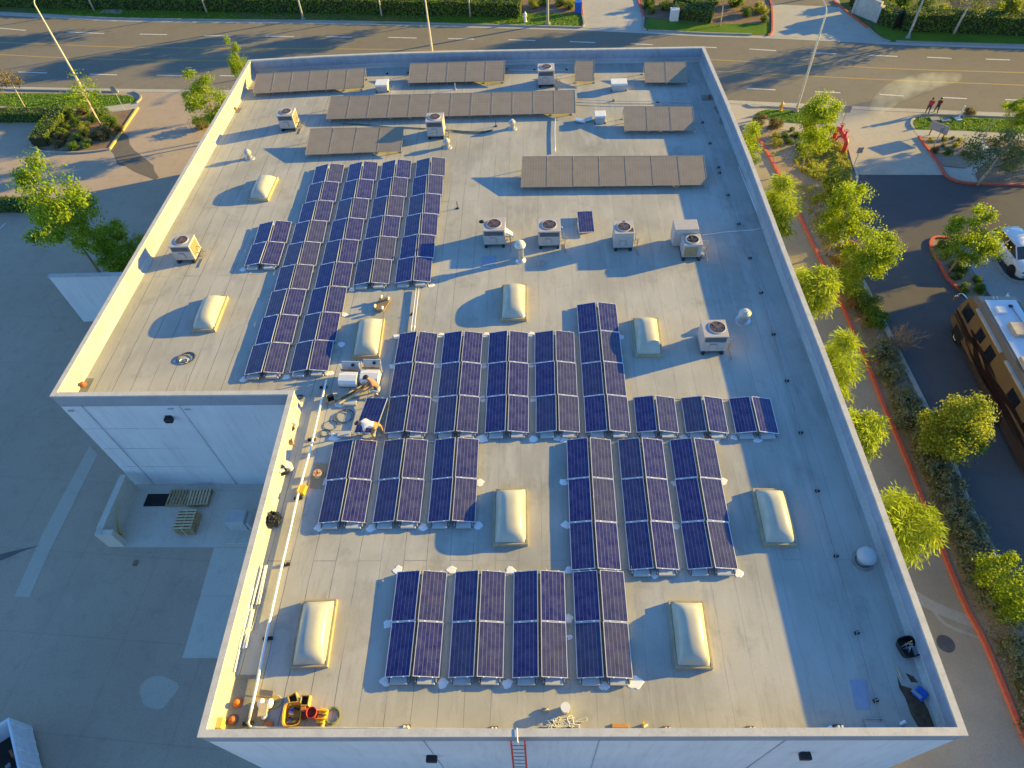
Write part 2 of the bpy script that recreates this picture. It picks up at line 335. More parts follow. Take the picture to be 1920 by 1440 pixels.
def inst(name, me, parent=None, loc=(0, 0, 0), rz=0.0, sc=1.0, **tags):
    o = bpy.data.objects.new(name, me); COL.objects.link(o); o.location = loc; o.rotation_euler = (0, 0, rz)
    o.scale = (sc,)*3 if isinstance(sc, (int, float)) else sc
    if parent: o.parent = parent
    return tag(o, **tags)
def dup(root, loc=None, rz=None, label=None, group=None, sc=None):
    r = root.copy(); COL.objects.link(r)
    if loc is not None: r.location = loc
    if rz is not None: r.rotation_euler = (0, 0, rz)
    if sc is not None: r.scale = (sc,)*3
    if label: r['label'] = label
    if group: r['group'] = group
    for ch in list(root.children):
        c = ch.copy(); COL.objects.link(c); c.parent = r
        for g in ch.children:
            d = g.copy(); COL.objects.link(d); d.parent = c
    return r
def pxs(pts, z=0.0): return [at(x, y, z) for x, y in pts]
def sheet(name, pts, z, material, world=False, **tags):
    b = MB(); P = [(p[0], p[1], z) for p in (pts if world else pxs(pts, z))]
    b.face(P); bmesh.ops.recalc_face_normals(b.bm, faces=b.bm.faces)
    for f in b.bm.faces:
        if f.normal.z < 0: f.normal_flip()
    return b.build(name, material, fix=False, **tags)
def smooth_line(pts, k=4):
    out = []
    for i in range(len(pts)-1):
        p0 = V(pts[max(i-1, 0)]); p1 = V(pts[i]); p2 = V(pts[i+1]); p3 = V(pts[min(i+2, len(pts)-1)])
        for j in range(k):
            t = j/k; out.append(.5*((2*p1)+(p2-p0)*t+(2*p0-5*p1+4*p2-p3)*t*t+(3*p1-p0-3*p2+p3)*t**3))
    out.append(V(pts[-1])); return out
def aty(px, py, Y):
    d = CR*((px-960)/FPX)-CU*((py-720)/FPX)+CF
    return CP+d*((Y-CP.y)/d.y)
# ================================================================== THE SETTING
def circ(cx, cy, r, n=14): return [(cx+r*math.cos(i*2*PI/n), cy+r*math.sin(i*2*PI/n)) for i in range(n)]
sheet('ground', [(-600, -300), (600, -300), (600, 600), (-600, 600)], 0, 'concrete', world=True, kind='structure')
FAR = [(-260, 12), (-120, 19), (0, 25), (120, 31), (215, 36), (400, 39), (560, 40.5), (700, 43), (860, 47), (960, 49.5), (1090, 53), (1215, 58.5), (1320, 64), (1440, 67.5), (1560, 73), (1680, 79.5), (1780, 83), (1920, 87), (2080, 92), (2240, 97)]
NEAR = [(-260, 160), (-120, 164), (0, 167.5), (120, 170), (260, 172.5), (420, 174), (620, 176), (820, 180), (1020, 184), (1200, 188), (1345, 193), (1400, 195.5), (1500, 200), (1564, 203), (1640, 207), (1733, 211), (1820, 215), (1920, 219), (2080, 225), (2240, 231)]
farw = smooth_line(pxs(FAR)); nearw = smooth_line(pxs(NEAR))
sheet('far_verge', [(p.x, p.y) for p in farw]+[(260, 240), (-320, 240)], .012, 'dry_lawn', world=True, kind='structure')
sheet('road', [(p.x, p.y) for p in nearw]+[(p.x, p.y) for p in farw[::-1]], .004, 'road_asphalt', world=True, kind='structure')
b = MB(); b.strip(farw, .55, 0, .012, -1); b.strip(nearw, .55, 0, .012, 1); b.build('gutter', 'concrete_pale', kind='structure')
def off(line, d):
    o = []
    for i, p in enumerate(line):
        t = (line[min(i+1, len(line)-1)]-line[max(i-1, 0)]); t.z = 0; t.normalize(); o.append(p+V((-t.y, t.x, 0))*d)
    return o
DASH = [(0, 53, 48, 57), (125, 60, 195, 63), (262, 64, 313, 65), (383, 67, 437, 67.5), (498, 68, 551, 69), (611, 69, 660, 69.7), (728, 70.2, 781, 71.5), (840, 72.5, 889, 73.5), (953, 74.5, 1004, 76),
 (1068, 78, 1116, 80), (1183, 82, 1224, 84), (1322, 88.5, 1344, 89.5), (1405, 92, 1455, 95), (1520, 98.5, 1567, 101), (1630, 103.5, 1683, 106), (1738, 107.5, 1784, 109.5), (1848, 111, 1893, 112.5), (-130, 46, -70, 50),
 (34, 135, 88, 137), (168, 139, 219, 140.5), (294, 141, 344, 142), (412, 142, 440, 142.5), (1400, 166, 1454, 168.5), (1528, 172, 1576, 174), (1649, 177, 1695, 180), (1767, 183, 1813, 185), (1884, 187, 1930, 188.5), (-100, 131, -50, 133)]
b = MB()
for x0, y0, x1, y1 in DASH: b.strip([at(x0, y0), at(x1, y1)], .17, .005, .010)
b.build('lane_marking', 'line_white', kind='structure')
Y1 = [(-260, 66), (-120, 73), (0, 79.5), (100, 83.5), (180, 87), (260, 89), (400, 90.5), (480, 91), (650, 92), (770, 93.5), (960, 97), (1150, 104), (1330, 112), (1480, 119), (1570, 123.5), (1700, 130), (1920, 136.5), (2200, 146)]
Y2 = [(-260, 92), (-120, 97), (0, 102.5), (120, 108.5), (240, 112), (400, 114), (600, 116), (960, 121), (1150, 127), (1340, 133.5), (1500, 142), (1700, 151.5), (1920, 160), (2200, 171)]
b = MB(); b.strip(smooth_line(pxs(Y1)), .2, .005, .010); b.strip(smooth_line(pxs(Y2)), .2, .005, .010); b.build('centre_line', 'line_yellow', kind='structure')
def kerb(name, px, wd=.17, h=.14, material='concrete_plain', world=None, side=0, label=None):
    line = world or smooth_line(pxs(px)); b = MB(); b.strip(line, wd, 0, h, side)
    return b.build(name, material, kind='structure')
# far kerbs, broken by two driveways
def part_of(line, x0, x1): return [p for p in line if x0 <= pr(p)[0] <= x1]
kerb('kerb', None, world=part_of(farw, -400, 1092), side=1); kerb('kerb', None, world=part_of(farw, 1212, 1440), side=1); kerb('kerb', None, world=part_of(farw, 1668, 2400), side=1)
kerb('kerb', [(1092, 51), (1095, 46), (1092, 30)]); kerb('kerb', [(1212, 58), (1205, 52), (1207, 36), (1204, 20)], material='concrete_plain')
kerb('kerb', [(1440, 67), (1447, 60), (1447, 20), (1443, 0), (1440, -15)], material='red_kerb'); kerb('kerb', [(1668, 79), (1650, 72), (1628, 54)])
kerb('kerb', [(1628, 54), (1600, 33), (1574, 12), (1562, 2)], .2, .15, 'red_kerb'); kerb('kerb', [(1092, 30), (1089, 5), (1085, -25)], .2, .15, 'red_kerb'); kerb('kerb', [(1207, 33), (1199, 8), (1190, -25)], .2, .15, 'red_kerb')
sheet('far_driveway', [(1091, 52), (1094, 46), (1088, -60), (1175, -60), (1199, 0), (1206, 36), (1206, 52), (1214, 58.5)], .020, 'concrete_pale', kind='structure')
sheet('far_driveway', [(1440, 67.5), (1447, 60), (1446, 8), (1577, 13), (1628, 54), (1650, 72), (1668, 79)], .020, 'concrete_pale', kind='structure')
sheet('side_street', [(1446, 8), (1440, -60), (1540, -60), (1577, 13)], .020, 'road_asphalt', kind='structure')
sheet('side_street_edge', [(1562, 0), (1552, -40), (1560, -40), (1574, 2), (1578, 12), (1571, 12)], .024, 'concrete_pale', kind='structure')
sheet('far_car_park', [(1760, -50), (2300, -50), (2300, 70), (1935, 42), (1850, 33), (1790, 24)], .020, 'new_asphalt', kind='structure')
sheet('far_mulch', [(985, 24), (1088, 26), (1086, -60), (930, -60), (945, 0)], .020, 'mulch', kind='structure'); sheet('far_mulch', [(1208, 32), (1330, 46), (1445, 44), (1440, -50), (1190, -50)], .020, 'mulch', kind='structure')
sheet('far_lawn', [(700, 44), (1088, 51), (1088, 27), (985, 25), (840, 30)], .018, 'lawn', kind='structure'); sheet('far_lawn', [(1212, 55), (1330, 62), (1440, 64), (1444, 46), (1400, 44), (1340, 46), (1215, 35)], .024, 'lawn', kind='structure')
sheet('far_lawn', [(60, 27), (300, 33.5), (460, 37), (440, 24), (260, 21), (80, 17)], .018, 'lawn', kind='structure')
sheet('far_lawn', [(1665, 76), (2240, 93), (2240, 75), (1920, 64), (1700, 58), (1650, 48), (1635, 52)], .018, 'lawn', kind='structure')
sheet('concrete_pad', [(185, 24.5), (226, 25.5), (236, 14.5), (197, 13.5)], .03, 'concrete_plain', kind='structure')
# near left: lawn, pavement, planter, stained apron
kerb('kerb', None, world=part_of(nearw, -400, 250), side=-1)
kerb('kerb', [(250, 172.5), (262, 178), (264, 186), (256, 194)], side=0)
sheet('lawn', [(-260, 168), (0, 174), (120, 175), (240, 178), (257, 186), (250, 193), (180, 202), (130, 205), (0, 198), (-260, 190)], .02, 'lawn', kind='structure')
sheet('pavement', [(-260, 190), (0, 195), (90, 200), (128, 206), (205, 212), (258, 203), (263, 190), (250, 192), (180, 201), (130, 203), (0, 196), (-260, 188)], .016, 'concrete_pale', kind='structure')
sheet('planter_soil', [(128, 206), (205, 211), (256, 204), (206, 279), (150, 285), (76, 283), (69, 275), (96, 232)], .06, 'mulch', kind='structure')
kerb('kerb', [(259, 203), (206, 281)], .2, .14, 'yellow_kerb'); kerb('kerb', [(206, 281), (150, 287), (78, 285), (68, 277), (72, 262)], .17)
sheet('wet_patch', [(213, 257), (232, 250), (241, 255), (243, 270), (252, 282), (268, 294), (288, 310), (289, 320), (298, 333), (290, 337), (272, 330), (252, 322), (236, 312), (220, 308), (214, 290), (208, 283)], .005, 'wet_concrete', kind='structure')
# lower left yard
sheet('swale', [(168, 836), (183, 852), (90, 1040), (55, 1120), (27, 1118), (80, 1000)], .006, 'swale_concrete', kind='structure')
sheet('dock_slab', [(226, 1026), (180, 990), (225, 890), (560, 905), (560, 1027)], .008, 'dock_concrete', kind='structure')
sheet('dock_slab', [(401, 1027.5), (560, 1027.5), (560, 1234), (342, 1234)], .008, 'dock_concrete', kind='structure')
c0 = at(296, 1298); sheet('pale_patch', [(c0.x+(.85+.15*math.sin(3*a))*math.cos(a), c0.y+(.75+.12*math.cos(2*a+1))*math.sin(a)) for a in [i*PI/10 for i in range(20)]], .006, 'swale_concrete', world=True, kind='structure')
c0 = at(25, 1038); sheet('tyre_smear', [(c0.x+(1.25*math.cos(a)+.25*math.sin(2*a))*.95+.12*math.sin(a), c0.y+.2*math.sin(a)+.42*math.cos(a)) for a in [i*PI/10 for i in range(20)]], .006, 'wet_concrete', world=True, kind='structure')
b = MB(); b.strip([at(-4, 432), at(10, 419)], .12, .002, .006); b.build('parking_line', 'line_white', kind='structure')
# right side: walkway, red kerb, planting strip, grey kerb, car park lane
RED = [(1408, 236), (1417, 250), (1427, 268), (1441, 292), (1455, 318), (1472, 350), (1492, 390), (1532, 476), (1557, 526), (1582.5, 582.5), (1627, 686.5), (1655.6, 760), (1698, 860), (1737, 960), (1760, 1017), (1807, 1133), (1847, 1210), (1920, 1387), (1975, 1510)]
GREY = [(1600, 352), (1588, 372), (1572, 400), (1566, 425), (1577, 452), (1600, 498), (1624.7, 546), (1675, 647), (1731.6, 760), (1780, 860), (1820, 960), (1873, 1060), (1920, 1150), (1985, 1280)]
redw = smooth_line(pxs(RED)); greyw = smooth_line(pxs(GREY))
redp = [(p.x, p.y) for p in redw]; greyp = [(p.x, p.y) for p in greyw]
sheet('walkway', [(12.5, 54.5), redp[0]]+redp[1:]+[(12.5, 0)], .008, 'walk_asphalt', world=True, kind='structure')
kerb('kerb', None, .2, .15, 'red_kerb', world=redw)
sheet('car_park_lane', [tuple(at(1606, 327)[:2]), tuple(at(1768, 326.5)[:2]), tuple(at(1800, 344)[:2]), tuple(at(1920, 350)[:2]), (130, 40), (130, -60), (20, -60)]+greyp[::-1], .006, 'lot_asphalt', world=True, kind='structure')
sheet('planting_strip', redp+greyp[::-1]+[tuple(at(1606, 327)[:2]), tuple(at(1600, 312)[:2]), tuple(at(1592, 283)[:2]), tuple(at(1575, 249)[:2]), tuple(at(1520, 250)[:2]), tuple(at(1460, 246)[:2])], .05, 'soil', world=True, kind='structure')
b = MB(); g2 = [p for p in greyw if pr(p)[1] > 430]
b.strip(off(g2, -.62), .5, .04, .062); b.build('gutter', 'concrete_plain', kind='structure')
kerb('kerb', None, .3, .16, 'swale_concrete', world=g2); kerb('kerb', [(1592, 283), (1600, 312), (1606, 330), (1605, 345), (1598, 356), (1588, 372), (1574, 398)], .18, .14, 'concrete_pale')
sheet('driveway_apron', [(1338, 194), (1400, 197), (1500, 202), (1640, 208.5), (1737, 213), (1720, 220), (1710, 230), (1712, 242), (1723, 257), (1775, 328), (1606, 327.5), (1592, 283), (1575, 249), (1520, 249), (1408, 236), (1370, 236)], .012, 'concrete_drive', kind='structure')
kerb('kerb', [(1400, 196), (1413, 201), (1440, 200.5), (1500, 204), (1560, 207)], .17, .13, 'concrete_pale')
sheet('oval_lawn', [(1413.5, 215), (1424, 209), (1438, 205), (1485, 206.5), (1530, 210), (1562, 216), (1568, 224), (1550, 232), (1507, 231.5), (1461.7, 228), (1428, 219.5)], .04, 'lawn', kind='structure')
sheet('right_lawn', [(1710, 235), (1712, 226), (1723, 219.5), (1750, 218), (1920, 224), (2150, 233), (2150, 258), (1920, 250), (1800, 244.5), (1714, 242.5)], .03, 'lawn', kind='structure')
kerb('kerb', [(1714, 243), (1708, 234), (1711, 225), (1722, 218), (1750, 215.5), (1920, 221.5), (2150, 230)], .17, .13, 'concrete_pale')
sheet('pavement', [(1712, 243), (1800, 245), (1920, 251), (2150, 259), (2150, 275), (1920, 264), (1842, 260), (1872, 292), (1850, 300), (1836, 303), (1826, 289), (1805, 258), (1723, 257)], .022, 'concrete_pale', kind='structure')
sheet('bed_soil', [(1723, 258), (1804.8, 257.7), (1825, 288), (1836, 302), (1810, 315), (1761, 310)], .07, 'soil', kind='structure')
sheet('pavement', [(1761, 310), (1810, 315), (1836, 302), (1851, 300), (1828, 326), (1836, 345), (1797.5, 341.6), (1774, 330)], .022, 'concrete_pale', kind='structure')
sheet('bed_mulch', [(1828, 326), (1851, 300), (1873, 292), (1843, 261), (1920, 265), (2100, 272), (2100, 351), (1920, 347), (1836, 345)], .05, 'mulch', kind='structure')
kerb('kerb', [(1722, 257), (1742, 284), (1761, 310), (1774, 331), (1797.5, 342), (1835, 346), (1920, 348), (2100, 352)], .2, .15, 'red_kerb')
kerb('kerb', [(1800, 545), (1778, 525), (1764, 500), (1751, 478), (1744, 460), (1748, 449), (1758, 446), (1780, 447)], .2, .15, 'red_kerb')
sheet('island_soil', [(1797, 545), (1764, 500), (1746, 460), (1750, 449), (1780, 448), (1802, 480), (1824, 510), (1852, 547), (1830, 570)], .06, 'soil', kind='structure')
sheet('pavement', [(1782, 448), (1815, 446), (1857, 474), (1892, 525), (1960, 530), (2100, 545), (2060, 620), (1870, 572), (1852, 547), (1822, 505)], .014, 'concrete_plain', kind='structure')
kerb('kerb', [(1857, 474), (1892, 525), (1960, 529)], .15, .12, 'concrete_plain')
# valley gutter across the walkway, manhole
b = MB(); b.strip(smooth_line(pxs([(1690, 1100), (1740, 1132), (1800, 1158), (1826, 1166)])), .55, .004, .013); b.strip(smooth_line(pxs([(1826, 1166), (1850, 1216), (1900, 1330), (1960, 1470)])), .22, .004, .013); b.strip(smooth_line(pxs([(1740, 1125), (1772, 1170), (1850, 1200)])), .16, .004, .0125); b.build('valley_gutter', 'concrete_plain', kind='structure')
b = MB(); b.lathe([(0, .022), (.36, .022), (.38, .018), (.40, .006)], at(1773, 1207), 28); o = b.build('manhole_cover', 'manhole', label='round dark manhole cover set in the walkway right of the big building', cat='manhole')
# ================================================================== THE BUILDING
OUT = [(-22.40, 51.38), (-16.84, 51.66), (-10.99, 51.74), (-6.41, 51.65), (-.25, 51.43), (5.8, 51.13), (12.55, 50.83), (12.86, 42.5), (13.0, 36.0), (13.05, 27.1), (13.15, 20.5), (13.18, 13.0), (13.15, 4.49), (-11.37, 4.23), (-11.61, 18.37), (-22.99, 18.44)]
ZT = R0+1.0
def inset(poly, d):
    n = len(poly); o = []
    for i in range(n):
        p0, p1, p2 = V(poly[i-1]), V(poly[i]), V(poly[(i+1) % n])
        a = (p1-p0).normalized(); c = (p2-p1).normalized(); n1 = V((a.y, -a.x)); n2 = V((c.y, -c.x)); bs = (n1+n2).normalized()
        o.append(p1+bs*(d/max(.3, bs.dot(n1))))
    return o
BLD = thing('warehouse', 'big flat-roofed white warehouse with parapet, filling the middle of the view', 'building', (0, 0, 0))
def ring(b, A, B, za, zb, mi=0):
    n = len(A)
    for i in range(n):
        j = (i+1) % n
        b.face([(A[i][0], A[i][1], za), (A[j][0], A[j][1], za), (B[j][0], B[j][1], zb), (B[i][0], B[i][1], zb)], mi)
I30 = inset(OUT, .18)
b = MB(); ring(b, OUT, OUT, 0, ZT-.001); bmesh.ops.remove_doubles(b.bm, verts=b.bm.verts, dist=.001); b.build('wall', 'wall_paint', BLD)
b = MB(); I29 = inset(OUT, .18); I27 = inset(OUT, .21); ring(b, I29, I29, R0-.02, ZT-.001); bmesh.ops.remove_doubles(b.bm, verts=b.bm.verts, dist=.001); b.build('parapet', 'parapet_paint', BLD)
b = MB(); I33 = inset(OUT, .20); I48 = inset(OUT, .31); I31 = inset(OUT, .181); ring(b, I33, I33, R0+.30, R0+.12); ring(b, I33, I48, R0+.12, R0+.003); ring(b, I31, I33, R0+.33, R0+.30); b.build('base_flashing', 'flash_sheet', BLD)
O4 = inset(OUT, -.03); b = MB(); ring(b, O4, O4, ZT-.06, ZT+.03); ring(b, I27, I27, ZT-.06, ZT+.03); ring(b, O4, I27, ZT+.03, ZT+.03); ring(b, O4, I27, ZT-.06, ZT-.06)
bmesh.ops.remove_doubles(b.bm, verts=b.bm.verts, dist=.001); b.build('coping', 'coping_paint', BLD)
O1 = inset(OUT, -.004); b = MB(); ring(b, O1, O1, R0+.18, ZT-.065); b.build('wall_band', 'band_paint', BLD)
ROOF = None
b = MB(); b.face([(p.x, p.y, R0) for p in I30]); bmesh.ops.triangulate(b.bm, faces=b.bm.faces[:]); bmesh.ops.recalc_face_normals(b.bm, faces=b.bm.faces)
for f in b.bm.faces:
    if f.normal.z < 0: f.normal_flip()
ROOF = b.build('roof', 'cap_sheet', BLD, fix=False)
# panel joints of the tilt-up walls
for X in (-17.17, -21.9): MB().box((X, 18.395, R0/2+.17), (.03, .016, R0+.3)).build('wall_joint', 'joint_dark', BLD)
for X, Y in ((-4.07, 4.30), (1.73, 4.36), (7.75, 4.42)): MB().box((X, Y-.004, R0/2+.17), (.03, .016, R0+.3)).build('wall_joint', 'joint_dark', BLD)
for z in (1.9, 3.7, 5.5): MB().box((-17.3, 18.399, z), (11.3, .014, .03)).build('wall_groove', 'white_paint', BLD)
def wall_light(P):
    o = MB().box((P.x, P.y-.13, P.z), (.40, .22, .22), bev=.03).box((P.x, P.y-.02, P.z+.02), (.30, .05, .30)).build('wall_light', 'black_metal', BLD)
    MB().box((P.x, P.y-.16, P.z-.145), (.34, .14, .03)).build('lens', 'glass_dark', o)
wall_light(aty(318, 783, 18.39)); wall_light(aty(810, 1416, 4.32)); wall_light(aty(1508, 1411, 4.44))
for px, py in ((320, 766), (352, 767), (133, 770)): p = aty(px, py, 18.4); MB().box((p.x, p.y-.03, p.z), (.26, .06, .07)).build('scupper_vent', 'ac_grey', BLD)
# white sealant at the panel feet
def blob(c, r, seed, sq=1.0):
    rnd = random.Random(seed); n = 16; ph = [rnd.uniform(0, 6.28) for _ in range(3)]
    return [(c.x+r*sq*math.cos(a)*(1+.18*math.sin(3*a+ph[0])+.12*math.sin(5*a+ph[1])), c.y+r*math.sin(a)*(1+.15*math.sin(2*a+ph[2])+.1*math.sin(6*a+ph[0]))) for a in [i*2*PI/n for i in range(n)]]
SEAL = [(723, 1278), (830, 1281), (951, 1282), (1132, 1285), (1189, 1279, 1.5), (746, 1069), (847, 1069), (957, 1070), (728, 1170), (1068, 1069), (598, 989), (696, 990), (793, 988), (896, 985), (607, 903), (899, 905), (627, 820, 1.3), (1058, 824), (1057, 904), (1062, 984), (1227, 1076), (1384, 1075), (1343, 824), (1355, 903), (905, 822, 1.4), (1000, 823), (1046, 821), (1220, 819), (1283, 821), (1378, 818), (1421, 824), (744, 631), (737, 687),
 (826, 629), (911, 628), (996, 627), (1000, 748), (905, 748), (818, 748), (821, 686), (907, 686), (996, 685), (638, 757, 1.3), (1048, 682), (457, 711), (537, 707), (640, 646), (645, 590), (660, 542), (808, 535), (456, 505), (618, 700), (1070, 902), (1187, 898), (1066, 1160), (1068, 1195, .6), (1163, 632), (1266, 905), (1266, 985)]
for i, q in enumerate(SEAL):
    c = rf(q[0], q[1]); k = q[2] if len(q) > 2 else 1
    b = MB(); P = blob(c, .15*k, i, 1.15); b.face([(x, y, R0+.014) for x, y in P]); n = len(P)
    for j in range(n): b.face([(P[j][0], P[j][1], R0+.014), (c.x+(P[j][0]-c.x)*1.12, c.y+(P[j][1]-c.y)*1.12, R0+.002), (c.x+(P[(j+1) % n][0]-c.x)*1.12, c.y+(P[(j+1) % n][1]-c.y)*1.12, R0+.002), (P[(j+1) % n][0], P[(j+1) % n][1], R0+.014)])
    bmesh.ops.remove_doubles(b.bm, verts=b.bm.verts, dist=.0005); b.build('sealant_patch', 'sealant', ROOF)
# roof drains and sumps (recessed looking dark pans with a strainer)
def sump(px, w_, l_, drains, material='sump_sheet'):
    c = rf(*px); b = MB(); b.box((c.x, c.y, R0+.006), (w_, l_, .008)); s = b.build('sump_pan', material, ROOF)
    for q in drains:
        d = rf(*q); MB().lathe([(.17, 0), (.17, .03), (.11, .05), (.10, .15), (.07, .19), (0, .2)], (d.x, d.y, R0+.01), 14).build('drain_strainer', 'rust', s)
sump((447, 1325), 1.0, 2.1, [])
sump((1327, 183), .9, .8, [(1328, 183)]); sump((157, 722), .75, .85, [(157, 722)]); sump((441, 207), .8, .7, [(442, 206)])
for k, px in enumerate([(1347, 206), (1356, 228)]): MB().face([(x, y, R0+.005) for x, y in blob(rf(*px), .5, 91+k, .6)]).build('damp_stain', 'stain_grey', ROOF)
# trough of leaf litter in the front right corner, blue mat
b = MB(); P = [(1682, 1268), (1690, 1285), (1706, 1290), (1722, 1298), (1740, 1330), (1752, 1363), (1722, 1364), (1708, 1340), (1698, 1310), (1686, 1290)]
b.face([(p.x, p.y, R0+.006) for p in [rf(*q) for q in P]]); b.build('leaf_litter', 'dirt', ROOF)
b = MB(); b.face([(p.x, p.y, R0+.006) for p in [rf(1698, 1262), rf(1712, 1268), rf(1722, 1280), rf(1708, 1279)]]); b.build('leaf_litter', 'dirt', ROOF)
b = MB(); b.face([(p.x, p.y, R0+.007) for p in [rf(1593, 1275), rf(1625, 1275), rf(1633, 1331), rf(1605, 1331)]]); b.build('blue_patch', 'blue_fade', ROOF)
# lower walls beside the building
b = MB(); p = at(157, 603); b.box(((p.x-22.9)/2, p.y+.12, 2.05), (-22.9-p.x, .24, 4.1)); o = b.build('screen_wall', 'wall_paint'); tag(o, 'plain white screen wall jutting left from the warehouse below the leafy tree', 'wall')
MB().box(((p.x-22.9)/2-.02, p.y+.12, 4.13), (-22.9-p.x+.06, .32, .07)).build('wall_cap', 'coping_paint', o)
RW = thing('retaining_wall', 'low concrete retaining wall with a short return beside the pallets', 'wall')
q0 = at(204, 1025.5); q1 = at(234, 1026.5); hgt = 1.45
MB().box((q0.x+.15, (q0.y+18.2)/2, hgt/2), (.3, 18.2-q0.y, hgt)).build('long_wall', 'dock_concrete', RW)
MB().box(((q0.x+.3+q1.x)/2, q0.y+.15, hgt/2-.01), (q1.x-q0.x-.3, .3, hgt-.02)).build('return_wall', 'dock_concrete', RW)
# ================================================================== SOLAR PANELS ON THE ROOF
TP, TW = 2.2605, 1.951
def panel_meshes():
    b = MB(); b.box((0, 0, .012), (.942, 1.912, .006)); cells = b.mesh('cells', 'solar_cells')
    b = MB()
    for s in (-1, 1):
        b.box((s*.483, 0, 0), (.026, 1.968, .04)); b.box((0, s*.970, 0), (.94, .028, .0396))
    b.box((0, 0, -.012), (.94, 1.91, .004), mi=1)
    for s in (-.24, .24): b.box((s, .984, .024), (.05, .03, .012), mi=1); b.box((s, -.984, .024), (.05, .03, .012), mi=1)
    return cells, b.mesh('frame', ['alu', 'sealant'])
CELLS, FRAME = panel_meshes(); ORD = ['first', 'second', 'third', 'fourth', 'fifth', 'sixth', 'seventh', 'eighth', 'ninth']
def place_panel(c4, label, group):
    TL, TR, BR, BL = [V(c) for c in c4]; X = (TR-TL+BR-BL)/2; Y = (TL-BL+TR-BR)/2
    x = X.normalized(); z = X.cross(Y).normalized(); y = z.cross(x)
    o = thing('solar_panel', label, 'solar panel', group=group)
    o.matrix_world = Matrix.LocRotScale((TL+TR+BR+BL)/4+V((0, 0, random.uniform(-.006, .006))), (Matrix((x, y, z)).transposed() @ Euler((random.gauss(0, .005), random.gauss(0, .006), random.gauss(0, .0015))).to_matrix()).to_quaternion(), V((X.length/.992*.985, Y.length/1.968*.992, 1)))
    inst('cells', CELLS, o); inst('frame', FRAME, o); return o
ZE, ZRG = .17, .345
def tent_array(pts, nt, rows, desc, single=None, trays=True):
    TL, BL, TR, BR = [rf(*p, ZE) for p in pts]; tot = (nt-1)*TP+TW; ln = (TL-BL).length
    def P(u, v, h): q = (TL*(1-u)+TR*u)*(1-v)+(BL*(1-u)+BR*u)*v; return V((q.x, q.y, R0+h))
    for i in range(nt):
        u0 = i*TP/tot; u1 = (i*TP+TW)/tot; um = (u0+u1)/2; g = .045/tot
        ridge = f'{ORD[i]} ridge of {desc}' if nt > 1 else desc
        for j in range(rows):
            v0, v1 = j/rows, (j+1)/rows
            rw = f', {ORD[j]} from the far end' if rows > 1 else ''
            if rows == 2: rw = ', far one of its pair' if j == 0 else ', near one of its pair'
            place_panel([P(u0, v0, ZE), P(um-g, v0, ZRG), P(um-g, v1, ZRG), P(u0, v1, ZE)], f'dark blue left-slope panel{rw}, {ridge}', 'blue solar panels on low tents')
            if single: continue
            place_panel([P(um+g, v0, ZRG), P(u1, v0, ZE), P(u1, v1, ZE), P(um+g, v1, ZRG)], f'purplish right-slope panel{rw}, {ridge}', 'blue solar panels on low tents')
        rk = thing('panel_rack', f'low metal rack with ballast trays under the {ridge}', 'rack', P(um, .5, 0), group='racks under the blue panels'); O = P(um, .5, 0)
        for j in range(rows+1):
            v = min(max(j/rows, .012), .988)
            A, B_, C_ = P(u0, v, .02)-O, P(um, v, .02)-O, P(u1, v, .02)-O
            b = MB(); b.tube([A+V((.02, 0, 0)), C_-V((.02, 0, 0))], .022, 6); b.tube([A+V((.03, 0, 0)), A+V((.03, 0, .13))], .02, 6); b.tube([C_-V((.03, 0, 0)), C_+V((-.03, 0, .13))], .02, 6); b.tube([B_, B_+V((0, 0, .29))], .022, 6)
            if i < nt-1: b.tube([C_+V((-.02, 0, .07)), P((i+1)*TP/tot, v, .09)-O], .02, 6)
            b.build('cross_rail', 'steel_dull', rk)
        ends = [(.5, 1.0)] if not single else [(.25, 1.0)]
        for uu in ([.25, .75] if not single else [.25]):
            c = P(u0+(u1-u0)*uu, 1.0, 0)-O
            MB().box((c.x, c.y-.03, .10), (.62, .34, .13), bev=.01).build('ballast_tray', 'ac_grey', rk)
            for s in (-1, 1): MB().box((c.x+s*.36, c.y+.02, .10), (.05, .30, .19)).build('tray_bracket', 'steel_dull', rk)
            c = P(u0+(u1-u0)*uu, 0.0, 0)-O; MB().box((c.x, c.y-.12, .10), (.62, .34, .13)).build('ballast_tray', 'ac_grey', rk)
tent_array([(744.3, 1072.3), (721.7, 1271), (1170, 1071.7), (1186.7, 1273.3)], 4, 2, 'the nearest wide array')
tent_array([(625, 828), (596.7, 981.7), (898.3, 823.3), (891.7, 980)], 3, 2, 'the small left array')
tent_array([(1061.7, 824.3), (1071, 1070), (1340, 825), (1383.3, 1068.3)], 3, 3, 'the square right array')
tent_array([(748.3, 625.7), (720, 813.3), (1075.7, 623.3), (1088.3, 811.7)], 4, 3, 'the wide middle array')
tent_array([(1081, 571.7), (1098.3, 811.7), (1155, 570), (1184, 811.7)], 1, 4, 'the tall four-row ridge at centre right')
tent_array([(1186.7, 745), (1194.3, 811.7), (1445, 748), (1460, 814)], 3, 1, 'the one-row right array')
tent_array([(593.8, 313), (455.8, 704), (711.3, 304.9), (613.9, 696.2)], 2, 9, 'the longest left array')
tent_array([(719, 305.3), (660.3, 535.7), (837.5, 297.2), (806.4, 529)], 2, 6, 'the six-row array')
tent_array([(488, 420.8), (457, 499.4), (549, 415.8), (521, 497.8)], 1, 2, 'the two-row stub at far left')
q = [rf(681.7, 745.7, ZE), rf(720, 746.7, ZRG), rf(711, 813.3, ZRG), rf(668.3, 811.7, ZE)]
place_panel(q, 'single dark panel being fitted by the worker in white, left of the middle array', 'blue solar panels on low tents')
